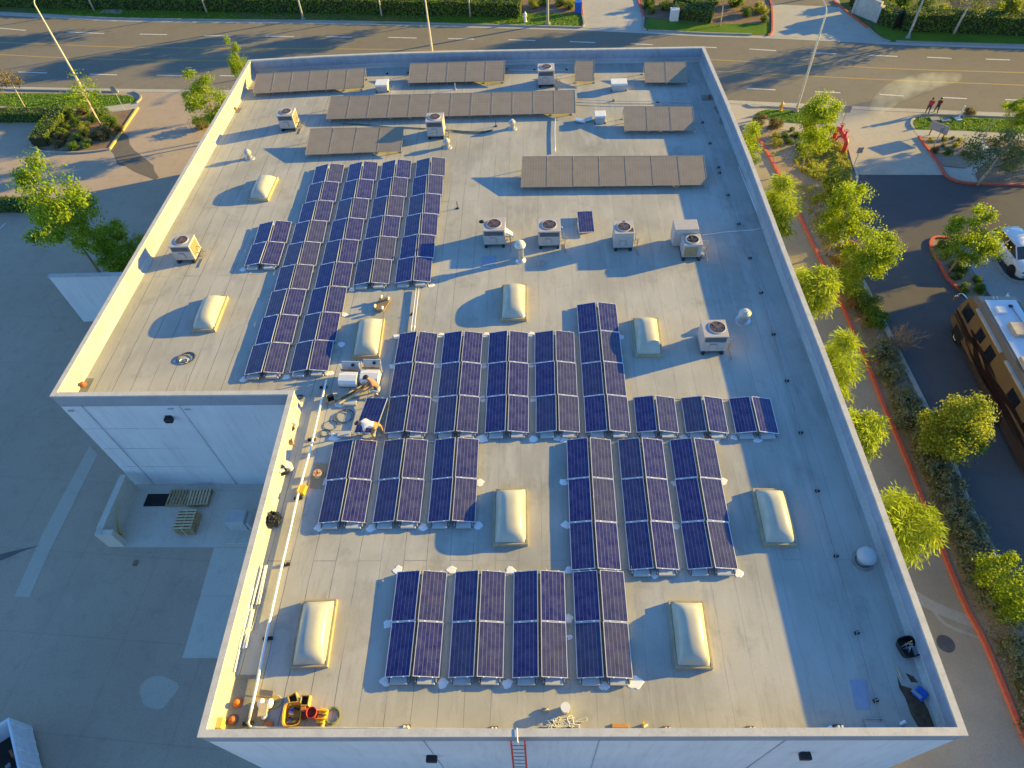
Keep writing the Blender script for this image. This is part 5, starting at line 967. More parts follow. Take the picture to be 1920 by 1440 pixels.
walk = dict(pelvis=(0, 0, .92), chest=(0, -.02, 1.33), neck=(0, -.03, 1.50), head=(0, -.05, 1.62), face=(0, -1, -.1), shl=(.19, -.01, 1.40), shr=(-.19, -.01, 1.40), ell=(.25, .10, 1.14), elr=(-.25, -.08, 1.14), wrl=(.25, .06, .90), wrr=(-.24, -.20, .94), hipl=(.10, 0, .88), hipr=(-.10, 0, .88), knl=(.10, -.16, .50), knr=(-.10, .04, .48), anl=(.10, -.16, .09), anr=(-.10, .24, .12), tol=(.10, -.33, .04), tor=(-.10, .10, .04))
person(at(1737, 214, .01), walk, ('shirt_red', 'jeans'), 'person in bright red shirt and dark trousers walking at the kerb', 2.9, .84); person(at(1753, 213, .01), walk, ('shirt_dark', 'jeans'), 'person in dark maroon top walking beside the one in red', 3.1, .82)
# ================================================================== THINGS LYING ON THE ROOF
def at_roof(name, px, label, cat, rz=0.0, group=None, h=0.0): p = rf(*px, h); return thing(name, label, cat, p, rz, group)
# two white units with curved lids
for px, lb in (((657, 716), 'left one of two curved white equipment boxes by the crouching worker'), ((697, 712), 'right one of two curved white equipment boxes, behind the crouching worker')):
    t = at_roof('equipment_box', px, lb, 'equipment box', -.05, 'curved white equipment boxes'); b = MB(); P = [(-.38, .10), (-.40, .34), (-.30, .46), (0, .52), (.22, .50), (.30, .10)]
    b.loft([[(s, y, z) for y, z in P] for s in (-.44, .44)]); b.build('body', 'white_paint', t)
    MB().box((0, .58, .40), (.86, .05, .62), rx=-.5).build('lid', 'ac_grey', t); MB().cyl((.12, .62, .52), (.12, .56, .6), .07).build('port', 'plastic_black', t); MB().box((0, .33, .50), (.84, .06, .05)).build('hinge', 'wood_dark', t)
    for s in (-1, 1): MB().box((s*.42, .0, .06), (.06, .74, .10)).build('runner', 'steel_dull', t); MB().tube([(s*.47, .4, .1), (s*.47, .5, .75)], .025, 6).build('side_rail', 'alu', t)
t = at_roof('channel_bundle', (667, 741), 'tan open channel tray lying diagonally below the white boxes', 'channel', .62); MB().box((0, 0, .14), (1.75, .26, .05), rz=0).box((0, .14, .2), (1.75, .03, .14)).box((0, -.14, .2), (1.75, .03, .14)).build('channel', 'wood_pale', t); MB().box((.1, 0, .25), (1.6, .05, .05)).build('wire_run', 'wood_dark', t)
MB().box((.05, -.16, .2), (.22, .02, .08)).build('sticker', 'sealant', t)
p = rf(684, 705); tag(MB().ball((p.x, p.y, R0+.3), .17, 8, sq=(1, .8, .9)).box((p.x, p.y, R0+.1), (.3, .3, .2)).build('foil_bag', 'alu_bright'), 'crumpled shiny bag between the two white equipment boxes', 'bag')
t = at_roof('cardboard_box', (622, 751), 'open brown cardboard box right of the white conduit', 'box', .35)
b = MB()
for s in (-1, 1): b.box((s*.16, 0, .11), (.015, .42, .22)); b.box((0, s*.21, .11), (.33, .015, .22)); 
b.box((0, 0, .012), (.32, .42, .015)); b.build('carton', 'cardboard', t)
for s in (-1, 1): MB().box((s*.25, 0, .22), (.2, .42, .012), ry=s*.35).build('flap', 'cardboard', t)
MB().box((0, 0, .03), (.30, .40, .01)).build('inside', 'dark_inside', t)
def coil(px, R_, turns, r, material, label, seed, flat=.8, cat='cable'):
    rn = random.Random(seed); P = []
    for i in range(int(turns*18)):
        a = i*2*PI/18; q = R_*(1+.14*math.sin(i*.37+seed)); P.append(V((q*math.cos(a)+.1*R_*math.sin(i*.11), q*flat*math.sin(a)+.12*R_*math.cos(i*.07), r+.015*(i//18)+.01*rn.random())))
    o = MB().tube(P, r, 6).build('cable_coil', material); o.location = rf(*px); return tag(o, label, cat)
coil((645, 780), .40, 3, .013, 'cable_grey', 'larger loops of dark cable left of the single panel', 2, .9); coil((611, 812), .24, 2, .013, 'cable_grey', 'smallest dark cable loop beside the white conduit', 4); coil((620, 799), .32, 1.3, .012, 'cable_grey', 'thin dark cable loop above the smallest one', 5)
coil((348, 672), .42, 5, .012, 'cable_grey', 'tangled grey wire coil lying on the left wing', 7, .8); coil((345, 677), .22, 4, .010, 'sealant', 'small pale wire tangle on the left wing', 8)
# along the parapet of the notch
t = at_roof('dolly', (718, 574), 'upturned brown dolly board with four pale wheels', 'dolly', -.35); MB().box((0, 0, .18), (.62, .95, .05), rx=.12, bev=.01).build('board', 'dolly_board', t); MB().box((0, 0, .10), (.5, .8, .12)).build('frame', 'wood_dark', t)
for x, y in ((-.22, -.36), (.22, -.36), (-.22, .36), (.22, .36)): w_ = MB().cyl((x-.03, y, .30), (x+.03, y, .30), .09, n=14).build('wheel', 'bucket_white', t); MB().box((x, y, .22), (.05, .09, .1)).build('caster', 'steel_dull', w_)
def bucket(px, r, h, material, label, inside='dark_inside', rz=0, lid=None):
    t = at_roof('bucket', px, label, 'bucket', rz); MB().lathe([(0, .012), (r*.86, .012), (r, h), (r*1.06, h), (r*1.06, h-.03), (r*1.0, h-.035), (r*.88, 0), (0, 0)], (0, 0, .002), 20).build('pail', material, t)
    MB().lathe([(0, h*.7 if not lid else h+.005), (r*.95 if not lid else r*1.06, h*.7 if not lid else h+.005)], (0, 0, 0), 20).build('contents' if not lid else 'lid', lid or inside, t)
    MB().tube([(-r*1.05, 0, h-.02), (-r*.8, -r*.9, h*.7), (0, -r*1.25, h*.55), (r*.8, -r*.9, h*.7), (r*1.05, 0, h-.02)], .008, 5).build('handle', 'steel_dull', t); return t
bucket((1060, 1331), .155, .38, 'bucket_white', 'cream bucket standing alone below the nearest array', lid='bucket_white'); bucket((554, 797), .16, .38, 'bucket_white', 'white bucket by the red tool box at the notch parapet', lid='white_paint'); bucket((545, 880), .16, .38, 'bucket_white', 'white bucket beside the black tool bag', lid='sealant'); bucket((589, 1340), .17, .36, 'red', 'red bucket among the orange tools in the near left corner', 'shirt_dark')
t = at_roof('tool_box', (545, 812), 'red and black tool box at the notch parapet', 'tool box', 1.3); MB().box((0, 0, .13), (.5, .24, .26), bev=.015).build('case', 'plastic_black', t); MB().box((0, 0, .27), (.42, .16, .05), bev=.01).build('tray', 'red', t); MB().tube([(-.2, 0, .27), (-.18, 0, .4), (.18, 0, .4), (.2, 0, .27)], .015, 6).build('handle', 'rust', t)
t = at_roof('tool_pouch', (546, 833), 'small brown leather tool pouch below the red tool box', 'pouch', .4); MB().box((0, 0, .12), (.28, .2, .24), bev=.04, taper=1.15).build('pouch', 'wood', t); MB().box((.1, 0, .25), (.05, .2, .08)).build('flap', 'wood_dark', t)
t = at_roof('tool_bag', (533, 886), 'black tool bag with a white rag at the notch parapet', 'bag', .2); MB().ball((0, 0, .17), .27, 10, sq=(1.1, .9, .65)).build('bag', 'plastic_black', t, True); MB().box((.02, -.1, .34), (.2, .2, .02), rz=.3).build('rag', 'sealant', t); MB().tube([(-.2, 0, .25), (-.1, .05, .48), (.1, .05, .48), (.2, 0, .25)], .014, 5).build('handle', 'rubber', t)
rn = random.Random(3); t = at_roof('rubbish_bag', (515, 978), 'big crumpled black rubbish bag against the notch parapet', 'bag'); b = MB(); b.ball((0, 0, .25), .33, 14, sq=(1.15, .95, .75))
for v in b.bm.verts: v.co += V((rn.gauss(0, .03), rn.gauss(0, .03), rn.gauss(0, .03)))*(1 if v.co.z > .05 else 0); v.co.z = max(.004, v.co.z)
b.build('sack', 'plastic_black', t)
for k in range(6): a = k*1.05; MB().face([(.1*math.cos(a), .1*math.sin(a), .45), (.24*math.cos(a+.4), .24*math.sin(a+.4), .52+.06*(k % 2)), (.26*math.cos(a+.9), .26*math.sin(a+.9), .44), (.14*math.cos(a+.9), .14*math.sin(a+.9), .42)]).build('fold', 'rubber', t)
t = at_roof('drill_case', (567, 921), 'yellow plastic tool case beside the white conduit', 'tool case', -.15); MB().box((0, 0, .11), (.36, .42, .2), bev=.03).build('case', 'yellow', t); MB().box((-.06, -.22, .12), (.14, .04, .05)).build('latch', 'plastic_black', t); MB().box((-.12, 0, .23), (.05, .3, .04), bev=.01).build('grip', 'yellow', t)
t = at_roof('cardboard_sheet', (597, 892), 'brown cardboard sheet under the orange spool', 'cardboard', -.1); MB().box((0, 0, .012), (.62, 1.25, .02)).build('sheet', 'cardboard', t)
t = at_roof('wire_spool', (597, 891), 'round orange and cream wire spool on the cardboard sheet', 'spool', 0, None, .025); MB().lathe([(0, .0), (.19, .0), (.19, .03), (.09, .035), (.09, .17), (.19, .175), (.19, .2), (.05, .2), (.05, .02)], (0, 0, .002), 20).build('reel', 'wood_pale', t)
for k in range(4): MB().box((.1*math.cos(k*1.57), .1*math.sin(k*1.57), .206), (.11, .06, .008), rz=k*1.57).build('spoke', 'orange', t)
p = rf(558, 762); t = thing('fuel_can', 'small red can against the notch corner parapet', 'can', p, .2); MB().box((0, 0, .15), (.2, .3, .3), bev=.04).build('can', 'shirt_red', t); MB().cyl((0, .1, .3), (.05, .2, .38), .03).build('spout', 'plastic_black', t)
coil((562, 745), .16, 3, .016, 'rubber', 'black cable ring at the notch corner', 9)
p = rf(555, 773); tag(MB().box((p.x, p.y, R0+.05), (.1, .35, .08), rz=-.2).build('trowel', 'bucket_white'), 'small pale trowel below the red can', 'tool')
# stack of bright rails along the left parapet of the near half
a, c = rf(487, 1062), rf(441, 1245); d = (c-a); 
for i, (k0, k1, dx, n, lb) in enumerate(((.0, .42, .05, 4, 'upper bundle of bright aluminium rails along the left parapet'), (.25, .66, -.08, 3, 'middle bundle of bright aluminium rails along the left parapet'), (.48, .86, -.02, 4, 'lower bundle of bright aluminium rails along the left parapet'), (.82, 1.08, -.12, 3, 'short lowest piece of bright rail along the left parapet'))):
    A, B_ = a+d*k0, a+d*k1; t = thing('rail_bundle', lb, 'rails', A, 0, 'aluminium rails along the left parapet')
    for k in range(n): MB().tube([V((dx+k*.095, 0, .06+.07*(k % 2)+.02*i)), B_-A+V((dx+k*.095+.03*(k-1), 0, .06+.07*(k % 2)+.02*i))], .032, 4).build('rail', 'rail_white', t)
A, B_ = rf(490, 1105), rf(466, 1185); tag(MB().tube([A+V((.12, 0, .05)), B_+V((.12, 0, .05))], .02, 5).build('rod', 'steel_dull'), 'thin dark rod lying beside the rail bundles', 'rod')
p = rf(484, 1048); tag(MB().box((p.x-.06, p.y, R0+.16), (.14, .6, .3), bev=.03, rz=-.12).build('foam_block', 'yellow'), 'yellow block leaning on the left parapet above the rails', 'block')
# near left corner clutter
t = at_roof('roof_drain', (446, 1318), 'upper orange drain cover in the near left sump', 'drain'); MB().lathe([(.14, 0), (.14, .04), (.10, .06), (.09, .14), (.04, .17), (0, .17)], (0, 0, .012), 14).build('strainer', 'orange', t); MB().lathe([(.19, 0), (.19, .02), (.14, .025)], (0, 0, .011), 14).build('flange', 'rust', t)
t = at_roof('roof_drain', (437, 1350), 'lower rusty drain cover in the near left sump', 'drain'); MB().lathe([(.14, 0), (.14, .04), (.10, .06), (.09, .14), (.04, .17), (0, .17)], (0, 0, .012), 14).build('strainer', 'rust', t); MB().lathe([(.19, 0), (.19, .02), (.14, .025)], (0, 0, .011), 14).build('flange', 'wood_dark', t)
t = at_roof('scupper_box', (414, 1362), 'small yellow block at the very near left roof corner', 'box'); MB().box((0, .05, .18), (.35, .34, .36), bev=.02).build('block', 'yellow_kerb', t)
t = at_roof('carton', (490, 1326), 'torn cardboard carton with white packing in the near left corner', 'box', -.1)
MB().box((0, 0, .015), (.62, 1.0, .02)).build('base', 'cardboard', t); MB().box((.05, .45, .1), (.5, .2, .02), rx=.5).build('flap', 'cardboard', t); MB().box((.16, -.1, .12), (.3, .42, .2), rz=.2).build('inner_box', 'wood_pale', t)
for x, y, r in ((.0, .1, .14), (.3, .12, .15), (.26, -.26, .12)): MB().ball((x, y, .12), r, 8, sq=(1, 1.2, .6)).build('packing', 'sealant', t, True)
t = at_roof('round_lid', (517, 1316), 'flat round tan lid beside the torn carton', 'lid'); MB().lathe([(0, .05), (.2, .05), (.22, .03), (.22, 0)], (0, 0, .002), 22).build('disc', 'tan_case', t); MB().lathe([(.03, .05), (.03, .07), (0, .07)], (0, 0, .002), 10).build('knob', 'wood', t)
t = at_roof('float_cap', (505, 1361), 'small orange cap near the near parapet', 'cap'); MB().lathe([(.15, 0), (.16, .1), (.1, .16), (0, .17)], (0, 0, .002), 16).build('cap', 'orange', t); MB().box((-.05, -.1, .1), (.08, .1, .12)).build('clip', 'plastic_black', t)
t = at_roof('tool_tub', (552, 1342), 'large yellow-orange tub full of tools in the near left corner', 'tub', .12); t.scale = (.82, .82, .82); b = MB(); n = 16
def sup(a, rx, ry, z, e=.5): ca, sa = math.cos(a), math.sin(a); return (rx*abs(ca)**e*(1 if ca >= 0 else -1), ry*abs(sa)**e*(1 if sa >= 0 else -1), z)
A_ = [i*2*PI/n for i in range(n)]; b.loft([[sup(a, .29, .36, .005) for a in A_], [sup(a, .36, .44, .36) for a in A_], [sup(a, .39, .47, .37) for a in A_], [sup(a, .39, .47, .35) for a in A_]], cap=False); b.loft([[sup(a, .28, .35, .02) for a in A_], [sup(a, .345, .425, .362) for a in A_]], cap=False); b.face([sup(a, .29, .36, .02) for a in A_]); b.build('tub', 'tan_case2', t)
for k in range(9): x, y = rn.uniform(-.2, .2), rn.uniform(-.28, .28); MB().box((x, y, .13+.02*k % .1), (.2, .08, .07), rz=rn.uniform(0, 3), rx=rn.uniform(-.3, .3)).build('tool', ['plastic_black', 'blue', 'yellow', 'steel_dull', 'wood_dark', 'plastic_black', 'bucket_white', 'blue', 'steel_dull'][k], t)
for px, rz, lb in (((553, 1313), .5, 'small open yellow box left of the red bucket'), ((575, 1316), 0.0, 'open yellow box with dark inside above the red bucket')):
    t = at_roof('parts_box', px, lb, 'box', rz); b = MB()
    for s in (-1, 1): b.box((s*.14, 0, .13), (.03, .34, .26)); b.box((0, s*.16, .13), (.27, .03, .26))
    b.box((0, 0, .02), (.27, .30, .02)); b.build('crate', 'tan_case', t); MB().box((0, 0, .06), (.22, .26, .06)).build('contents', 'dark_inside', t)
t = at_roof('tool_pouch', (573, 1340), 'dark maroon tool pouch between tub and red bucket', 'pouch', .2); MB().ball((0, 0, .14), .17, 8, sq=(.8, 1.3, .8)).build('pouch', 'shirt_dark', t, True); MB().box((.02, .12, .27), (.12, .16, .03)).build('pocket', 'orange', t)
t = at_roof('tool_crate', (606, 1344), 'yellow tool crate right of the red bucket', 'crate', -.15); MB().box((0, 0, .1), (.28, .46, .2), bev=.02).build('crate', 'yellow', t)
for k in range(3): MB().tube([(-.2, -.14+k*.14, .22), (.18, -.1+k*.13, .24)], .022, 6).build('tool', ['orange', 'plastic_black', 'yellow'][k], t)
coil((624, 1345), .24, 5, .018, 'rope_green', 'green-grey rope coil right of the yellow tool crate', 11, 1.1, 'rope')
t = at_roof('spray_can', (604, 1366), 'tan canister lying at the near parapet', 'canister', 1.4); MB().cyl((-.18, 0, .08), (.18, 0, .08), .075).build('body', 'tan_case', t); MB().cyl((.18, 0, .08), (.26, 0, .08), .04).build('nozzle', 'plastic_black', t)
# near parapet, middle and right
rn = random.Random(12); P = [V((rn.gauss(0, .34), rn.gauss(0, .16)+.0, .02+.05*rn.random())) for _ in range(46)]; o = MB().tube(smooth_line(P, 3), .017, 5).build('rope_pile', 'rope', label='pale rope heaped at the near parapet right of the ladder', cat='rope'); o.location = rf(1052, 1362)
p = rf(1022, 1332); tag(MB().ball((p.x, p.y, R0+.06), .1, 7, sq=(1.3, 1, .6)).tube([(p.x-.15, p.y-.05, R0+.02), (p.x, p.y, R0+.12), (p.x+.1, p.y+.08, R0+.14)], .02, 5).build('glove', 'concrete_plain'), 'crumpled work glove left of the cream bucket', 'glove')
t = at_roof('plank', (1163, 1361), 'upper short orange-tan plank at the near parapet', 'plank'); MB().box((0, 0, .03), (.55, .13, .06), bev=.005).build('board', 'orange_wood', t); t = at_roof('plank', (1160, 1368), 'lower short orange-tan plank at the near parapet', 'plank'); MB().box((0, 0, .03), (.5, .08, .06), bev=.005).build('board', 'orange_wood', t)
t = at_roof('caulk_gun', (1206, 1360), 'yellow caulking tool standing right of the planks', 'tool', .5); MB().cyl((0, 0, .0), (.0, .02, .30), .05).build('tube', 'yellow', t); MB().box((.05, -.06, .05), (.16, .06, .1)).build('handle', 'sealant', t)
p = rf(1010, 1373); tag(MB().box((p.x, p.y, R0+.05), (.34, .14, .1), bev=.03).build('battery_pack', 'plastic_black'), 'small black pack lying left of the rope pile', 'pack')
t = at_roof('gutter_piece', (1639, 1357), 'short grey gutter piece at the right end of the near parapet', 'gutter'); MB().box((0, 0, .05), (.62, .26, .03)).build('pan', 'ac_grey', t)
for s in (-1, 1): MB().box((0, s*.13, .1), (.62, .02, .12)).build('side', 'ac_grey', t)
for px, lb in (((1691, 1357), 'white cup lying near the leaf litter'), ((1553, 1367), 'white scrap at the near parapet by the last stand')): p = rf(*px); tag(MB().cyl((p.x-.09, p.y-.03, R0+.06), (p.x+.1, p.y+.05, R0+.06), .045, .06).build('cup', 'sealant'), lb, 'cup')
t = at_roof('tool_tote', (1698, 1217), 'black tool tote full of tools against the right parapet', 'tool tote', .25); b = MB(); b.loft([[sup(a, .27, .30, .005) for a in A_], [sup(a, .33, .36, .3) for a in A_], [sup(a, .3, .33, .3) for a in A_], [sup(a, .26, .29, .05) for a in A_]], cap=True); b.build('tote', 'plastic_black', t)
for k in range(8): MB().tube([(rn.uniform(-.18, .18), rn.uniform(-.2, .2), .1), (rn.uniform(-.2, .2), rn.uniform(-.22, .22), .38)], .02, 5).build('tool', ['alu', 'steel_dull', 'wood_pale', 'red', 'alu', 'yellow', 'blue_fade', 'steel_dull'][k], t)
t = at_roof('blue_bag', (1724, 1302), 'bright blue folded tarp bag in the near right corner', 'bag', .5); MB().box((0, 0, .08), (.42, .36, .12), rz=.2, bev=.04).build('bag', 'blue', t); MB().box((-.16, .06, .16), (.12, .34, .03), rz=.2).build('fold', 'blue_fade', t)
p = rf(1684, 1262); tag(MB().tube([p+V((0, .2, .03)), p+V((.05, -.25, .03))], .03, 6).build('stick', 'wood_pale'), 'short pale stick above the leaf litter', 'stick')
# ladder hung on the near wall, with its tie
t = thing('ladder', 'red ladder leaning on the near wall below the rope pile', 'ladder', (aty(973, 1400, 4.2).x, 4.16, 0)); 
for s in (-1, 1): MB().tube([(s*.22, -1.6, .02), (s*.22, .02, ZT-.08)], .035, 6).build('side_rail', 'red', t)
for k in range(27): z = .3+k*.29; MB().tube([(-.22, -1.6+1.62*z/(ZT-.06), z), (.22, -1.6+1.62*z/(ZT-.06), z)], .018, 6).build('rung', 'steel_dull', t)
a = rf(970, 1368, .1); tag(MB().tube([a, V((a.x+.02, 4.55, ZT+.06)), V((a.x+.05, 4.17, ZT+.06)), V((a.x+.08, 4.14, ZT-.3))], .02, 6).build('tie_strap', 'sealant'), 'white strap over the near parapet holding the red ladder', 'strap')
# ================================================================== DOCK
def pallet(px, label, rz=0, n=1, base=0.0, material='wood_pale'):
    p = at(*px); t = thing('pallet', label, 'pallet', (p.x, p.y, base), rz, 'wooden pallets in the dock')
    for k in range(7): MB().box((-.52+k*.173, 0, .135), (.10, 1.0, .022)).build('deck_board', material, t)
    for s in (-1, 0, 1): MB().box((0, s*.44, .075), (1.15, .09, .09)).build('stringer', 'wood', t); 
    for k in (-.5, 0, .5): MB().box((k, 0, .015), (.1, 1.0, .022)).build('bottom_board', 'wood', t)
    return t
pallet((336, 935), 'brown pallet lying flat between the dark mat and the pale pallet', 0, material='wood'); 
for k in range(2): pallet((377, 936), ['lower', 'upper'][k]+' pale pallet of the pair against the dock wall', .06*k, base=.15*k, material=['wood', 'wood_pale'][k])
for k in range(5): pallet((357, 985), ['bottom', 'second', 'middle', 'fourth', 'topmost'][k]+' pallet of the tall stack in the dock', PI/2+.03*math.sin(k*2), base=.15*k, material='wood_pale' if k % 2 == 0 else 'wood')
p = at(296, 938); tag(MB().box((p.x, p.y, .025), (1.35, .75, .05)).build('rubber_mat', 'rubber'), 'dark mat lying left of the pallets in the dock', 'mat')
p = at(452, 994); t = thing('utility_cabinet', 'grey transformer cabinet on a pad in the dock by the wall', 'cabinet', p); MB().box((0, .3, .55), (1.0, .8, 1.0), bev=.03).build('cabinet', 'ac_grey', t); MB().box((0, 0, .05), (1.3, 1.6, .1)).build('pad', 'dock_concrete', t); MB().box((.62, .3, .45), (.2, .7, .8), bev=.02).build('side_box', 'ac_grey', t)
p = at(226, 1001); t = thing('broom', 'yellow broom leaning against the low retaining wall', 'broom', p); MB().tube([(0, 0, .22), (.12, 1.0, 1.3)], .022, 6).build('stick', 'yellow', t); MB().box((0, -.02, .12), (.34, .1, .24), taper=.5).build('brush', 'yellow', t)
p = at(254, 1056); tag(MB().box((p.x, p.y, .03), (.22, .3, .05)).build('rag', 'mulch'), 'small brown rag lying on the yard in front of the dock', 'rag')
# open white container at the lower left
B0 = at(63, 1362); B1 = at(82, 1440); d = (B1-B0).normalized(); n_ = V((d.y, -d.x, 0)); n_ = n_ if n_.x < 0 else -n_; rz = math.atan2(n_.y, n_.x)-PI
t = thing('open_container', 'open white ribbed container full of dark scrap at the lower left corner', 'container', B0, 0); H_ = 1.75
def cpt(a, b_, z): q = d*a+n_*b_; return V((q.x, q.y, z))
for nm, a0, a1, b0, b1 in (('side_wall', 0, 5.5, 0, .09), ('side_wall', 0, 5.5, 2.3, 2.39), ('end_wall', 0, .09, .09, 2.3)):
    m_ = MB(); Q = [cpt(a0, b0, 0), cpt(a1, b0, 0), cpt(a1, b1, 0), cpt(a0, b1, 0)]; m_.prism([(q.x, q.y) for q in Q], .15, H_)
    if nm == 'side_wall' and b0 == 0:
        for k in range(9): Q = [cpt(.2+k*.6, -.06, 0), cpt(.32+k*.6, -.06, 0), cpt(.32+k*.6, -.001, 0), cpt(.2+k*.6, -.001, 0)]; m_.prism([(q.x, q.y) for q in Q], .25, H_-.05)
    m_.build(nm, 'container_white', t)
Q = [cpt(.09, .09, 0), cpt(5.5, .09, 0), cpt(5.5, 2.3, 0), cpt(.09, 2.3, 0)]; MB().prism([(q.x, q.y) for q in Q], .16, .5).build('scrap_load', 'dark_inside', t)
for k in range(14): c = cpt(rn.uniform(.3, 5), rn.uniform(.3, 2.1), .55+.2*rn.random()); MB().box(c, (rn.uniform(.2, .8), rn.uniform(.1, .4), .06), rz=rn.uniform(0, 3), rx=rn.uniform(-.4, .4)).build('scrap', ['wood_dark', 'rubber', 'steel_dull', 'rust'][k % 4], t)
# ================================================================== VEHICLES
def wheel(parent, x, y, r, w_, sgn):
    o = MB().lathe([(r*.62, -w_/2), (r*.93, -w_/2), (r, -w_/2+.03), (r, w_/2-.03), (r*.93, w_/2), (r*.62, w_/2)], (0, 0, 0), 24, mx=Matrix.Rotation(PI/2, 4, 'Y')).build('wheel', 'rubber', parent); o.location = (x, y, r)
    k = MB().lathe([(0, w_/2-.02), (r*.14, w_/2-.01), (r*.3, w_/2-.06), (r*.5, w_/2-.05), (r*.63, w_/2+.004), (r*.63, 0)], (0, 0, 0), 20, mx=Matrix.Rotation(sgn*PI/2, 4, 'Y')).build('rim', 'chrome', o)
    s = MB()
    for q in range(6): a = q*PI/3; s.box((sgn*(w_/2-.03), math.cos(a)*r*.42, math.sin(a)*r*.42), (.02, .07, r*.3), rx=-a+PI/2)
    return o
# motorhome, nose to the north, its left flank towards the warehouse
t = thing('motorhome', 'gold and brown motorhome with a pale roof and dark swooshes in the lane', 'motorhome', (27.05, 29.75, .006), -.03)
def rr(y, hw, z0, z1, c=.12): return [(-hw+c, y, z0), (hw-c, y, z0), (hw, y, z0+c), (hw, y, z1-c), (hw-c, y, z1), (-hw+c, y, z1), (-hw, y, z1-c), (-hw, y, z0+c)]
MB().loft([rr(0, 1.00, .55, 1.35), rr(-.10, 1.14, .42, 1.62), rr(-.45, 1.24, .36, 2.75, .16), rr(-.85, 1.27, .36, 3.18, .2), rr(-1.4, 1.27, .36, 3.28, .2), rr(-11.2, 1.27, .36, 3.28, .2), rr(-11.5, 1.2, .5, 3.15, .2)]).build('body', 'rv_gold', t)
MB().loft([[(-1.27-.004, y, .34), (-1.27-.004, y, .34+h), (-1.2, y, .34+h), (-1.2, y, .34)] for y, h in ((-3.0, .05), (-4.2, .45), (-6.0, .85), (-8, 1.1), (-11.3, 1.25))]).build('lower_panel', 'rv_dark', t)
MB().loft([[(-.88, y, 3.283), (.88, y, 3.283), (.86, y, 3.32), (-.86, y, 3.32)] for y in (-1.3, -11.3)]).build('roof', 'rv_roof', t)
MB().face([(-1.02, -.085, 1.66), (1.02, -.085, 1.66), (1.10, -.47, 2.68), (-1.10, -.47, 2.68)]).build('windshield', 'glass_dark', t)
for y0, y1, z0, z1 in ((-.75, -1.75, 1.75, 2.6), (-2.75, -3.5, 1.85, 2.55), (-4.1, -4.95, 1.75, 2.55), (-7.2, -8.2, 1.85, 2.5), (-9.2, -10.0, 1.85, 2.5)):
    w_ = MB().box((-1.275, (y0+y1)/2, (z0+z1)/2), (.03, y0-y1, z1-z0), bev=.012).build('window', 'glass_dark', t); MB().box((-1.292, (y0+y1)/2, (z0+z1)/2), (.012, .03, z1-z0)).build('window_bar', 'black_metal', w_)
def swoosh(P, wd, k=6):
    L = smooth_line([V((0, y, z)) for y, z in P], k); n = len(L); b = MB(); lo = []; hi = []
    for i, p in enumerate(L): w_ = wd*math.sin(PI*min(1, (i+.35)/(n*.98)))**.7*.5+.01; lo.append((-1.281, p.y, p.z-w_)); hi.append((-1.281, p.y, p.z+w_))
    for i in range(n-1): b.face([lo[i], lo[i+1], hi[i+1], hi[i]]); b.face([(-1.272, *lo[i][1:]), (-1.272, *hi[i][1:]), (-1.272, *hi[i+1][1:]), (-1.272, *lo[i+1][1:])])
    b.build('stripe', 'rv_brown', t)
swoosh([(-.25, 1.45), (-1.2, 1.42), (-2.4, 1.35), (-3.6, 1.62), (-4.6, 1.72), (-6.0, 1.7)], .34); swoosh([(-2.2, 1.75), (-2.9, 1.72), (-3.6, 1.25), (-4.8, 1.0), (-6.5, 1.15), (-8.5, 1.3), (-11, 1.2)], .48); swoosh([(-2.3, 1.0), (-3.6, .86), (-5.2, .82), (-7.2, 1.02), (-9.8, 1.0)], .16); swoosh([(-4.1, 1.62), (-4.7, 1.55), (-5.5, 1.38), (-6.8, 1.55), (-8.5, 1.78), (-10.8, 1.7)], .4); swoosh([(-.2, 1.15), (-.8, 1.2), (-2.0, 1.1), (-3.0, 1.15)], .10)
for y0, y1 in ((-1.75, -5.15), (-5.75, -9.4)):
    a = MB().box((-1.34, (y0+y1)/2, 3.02), (.18, y0-y1, .14), bev=.03).build('awning', 'rv_tan', t); MB().box((-1.345, (y0+y1)/2, 2.93), (.06, y0-y1-.1, .03)).build('awning_rail', 'alu', a)
for (x, y, w_, d, h, mm) in ((-.1, -3.8, .75, 1.0, .24, 'rv_tan'), (-.35, -2.2, .55, .55, .13, 'bucket_white'), (.15, -5.4, .45, .45, .12, 'bucket_white'), (-.6, -6.2, .6, .7, .2, 'rv_tan'), (.1, -8.6, .75, 1.0, .24, 'rv_tan')): MB().box((x, y, 3.32+h/2), (w_, d, h), bev=.05).build('roof_unit', mm, t)
MB().tube([(.35, -1.9, 3.36), (.42, -3.6, 3.40)], .03, 6).build('antenna', 'steel_dull', t); MB().box((.33, -1.85, 3.36), (.2, .2, .08), bev=.02).build('antenna_base', 'plastic_black', t)
for x in (-.35, -.15): MB().cyl((x, -1.25, 3.30), (x+.02, -1.05, 3.33), .03, .05).build('horn', 'chrome', t)
for s in (-1, 1): a = MB().tube(smooth_line([(s*1.1, -.35, 2.45), (s*1.35, .05, 2.55), (s*1.48, .1, 2.3)], 4), .03, 6).build('mirror_arm', 'chrome', t); MB().box((s*1.48, .1, 2.1), (.22, .1, .42), bev=.03).build('mirror', 'chrome', a); MB().box((s*.8, .0, .95), (.38, .06, .22), bev=.02).build('headlight', 'bucket_white', t)
for y in (-1.55, -6.75, -7.75):
    for s in (-1, 1):
        if s < 0: MB().box((-1.262, y, .62), (.02, 1.2, .75), bev=.005).build('wheel_arch', 'dark_inside', t)
        wheel(t, s*1.14, y, .46, .28, s)
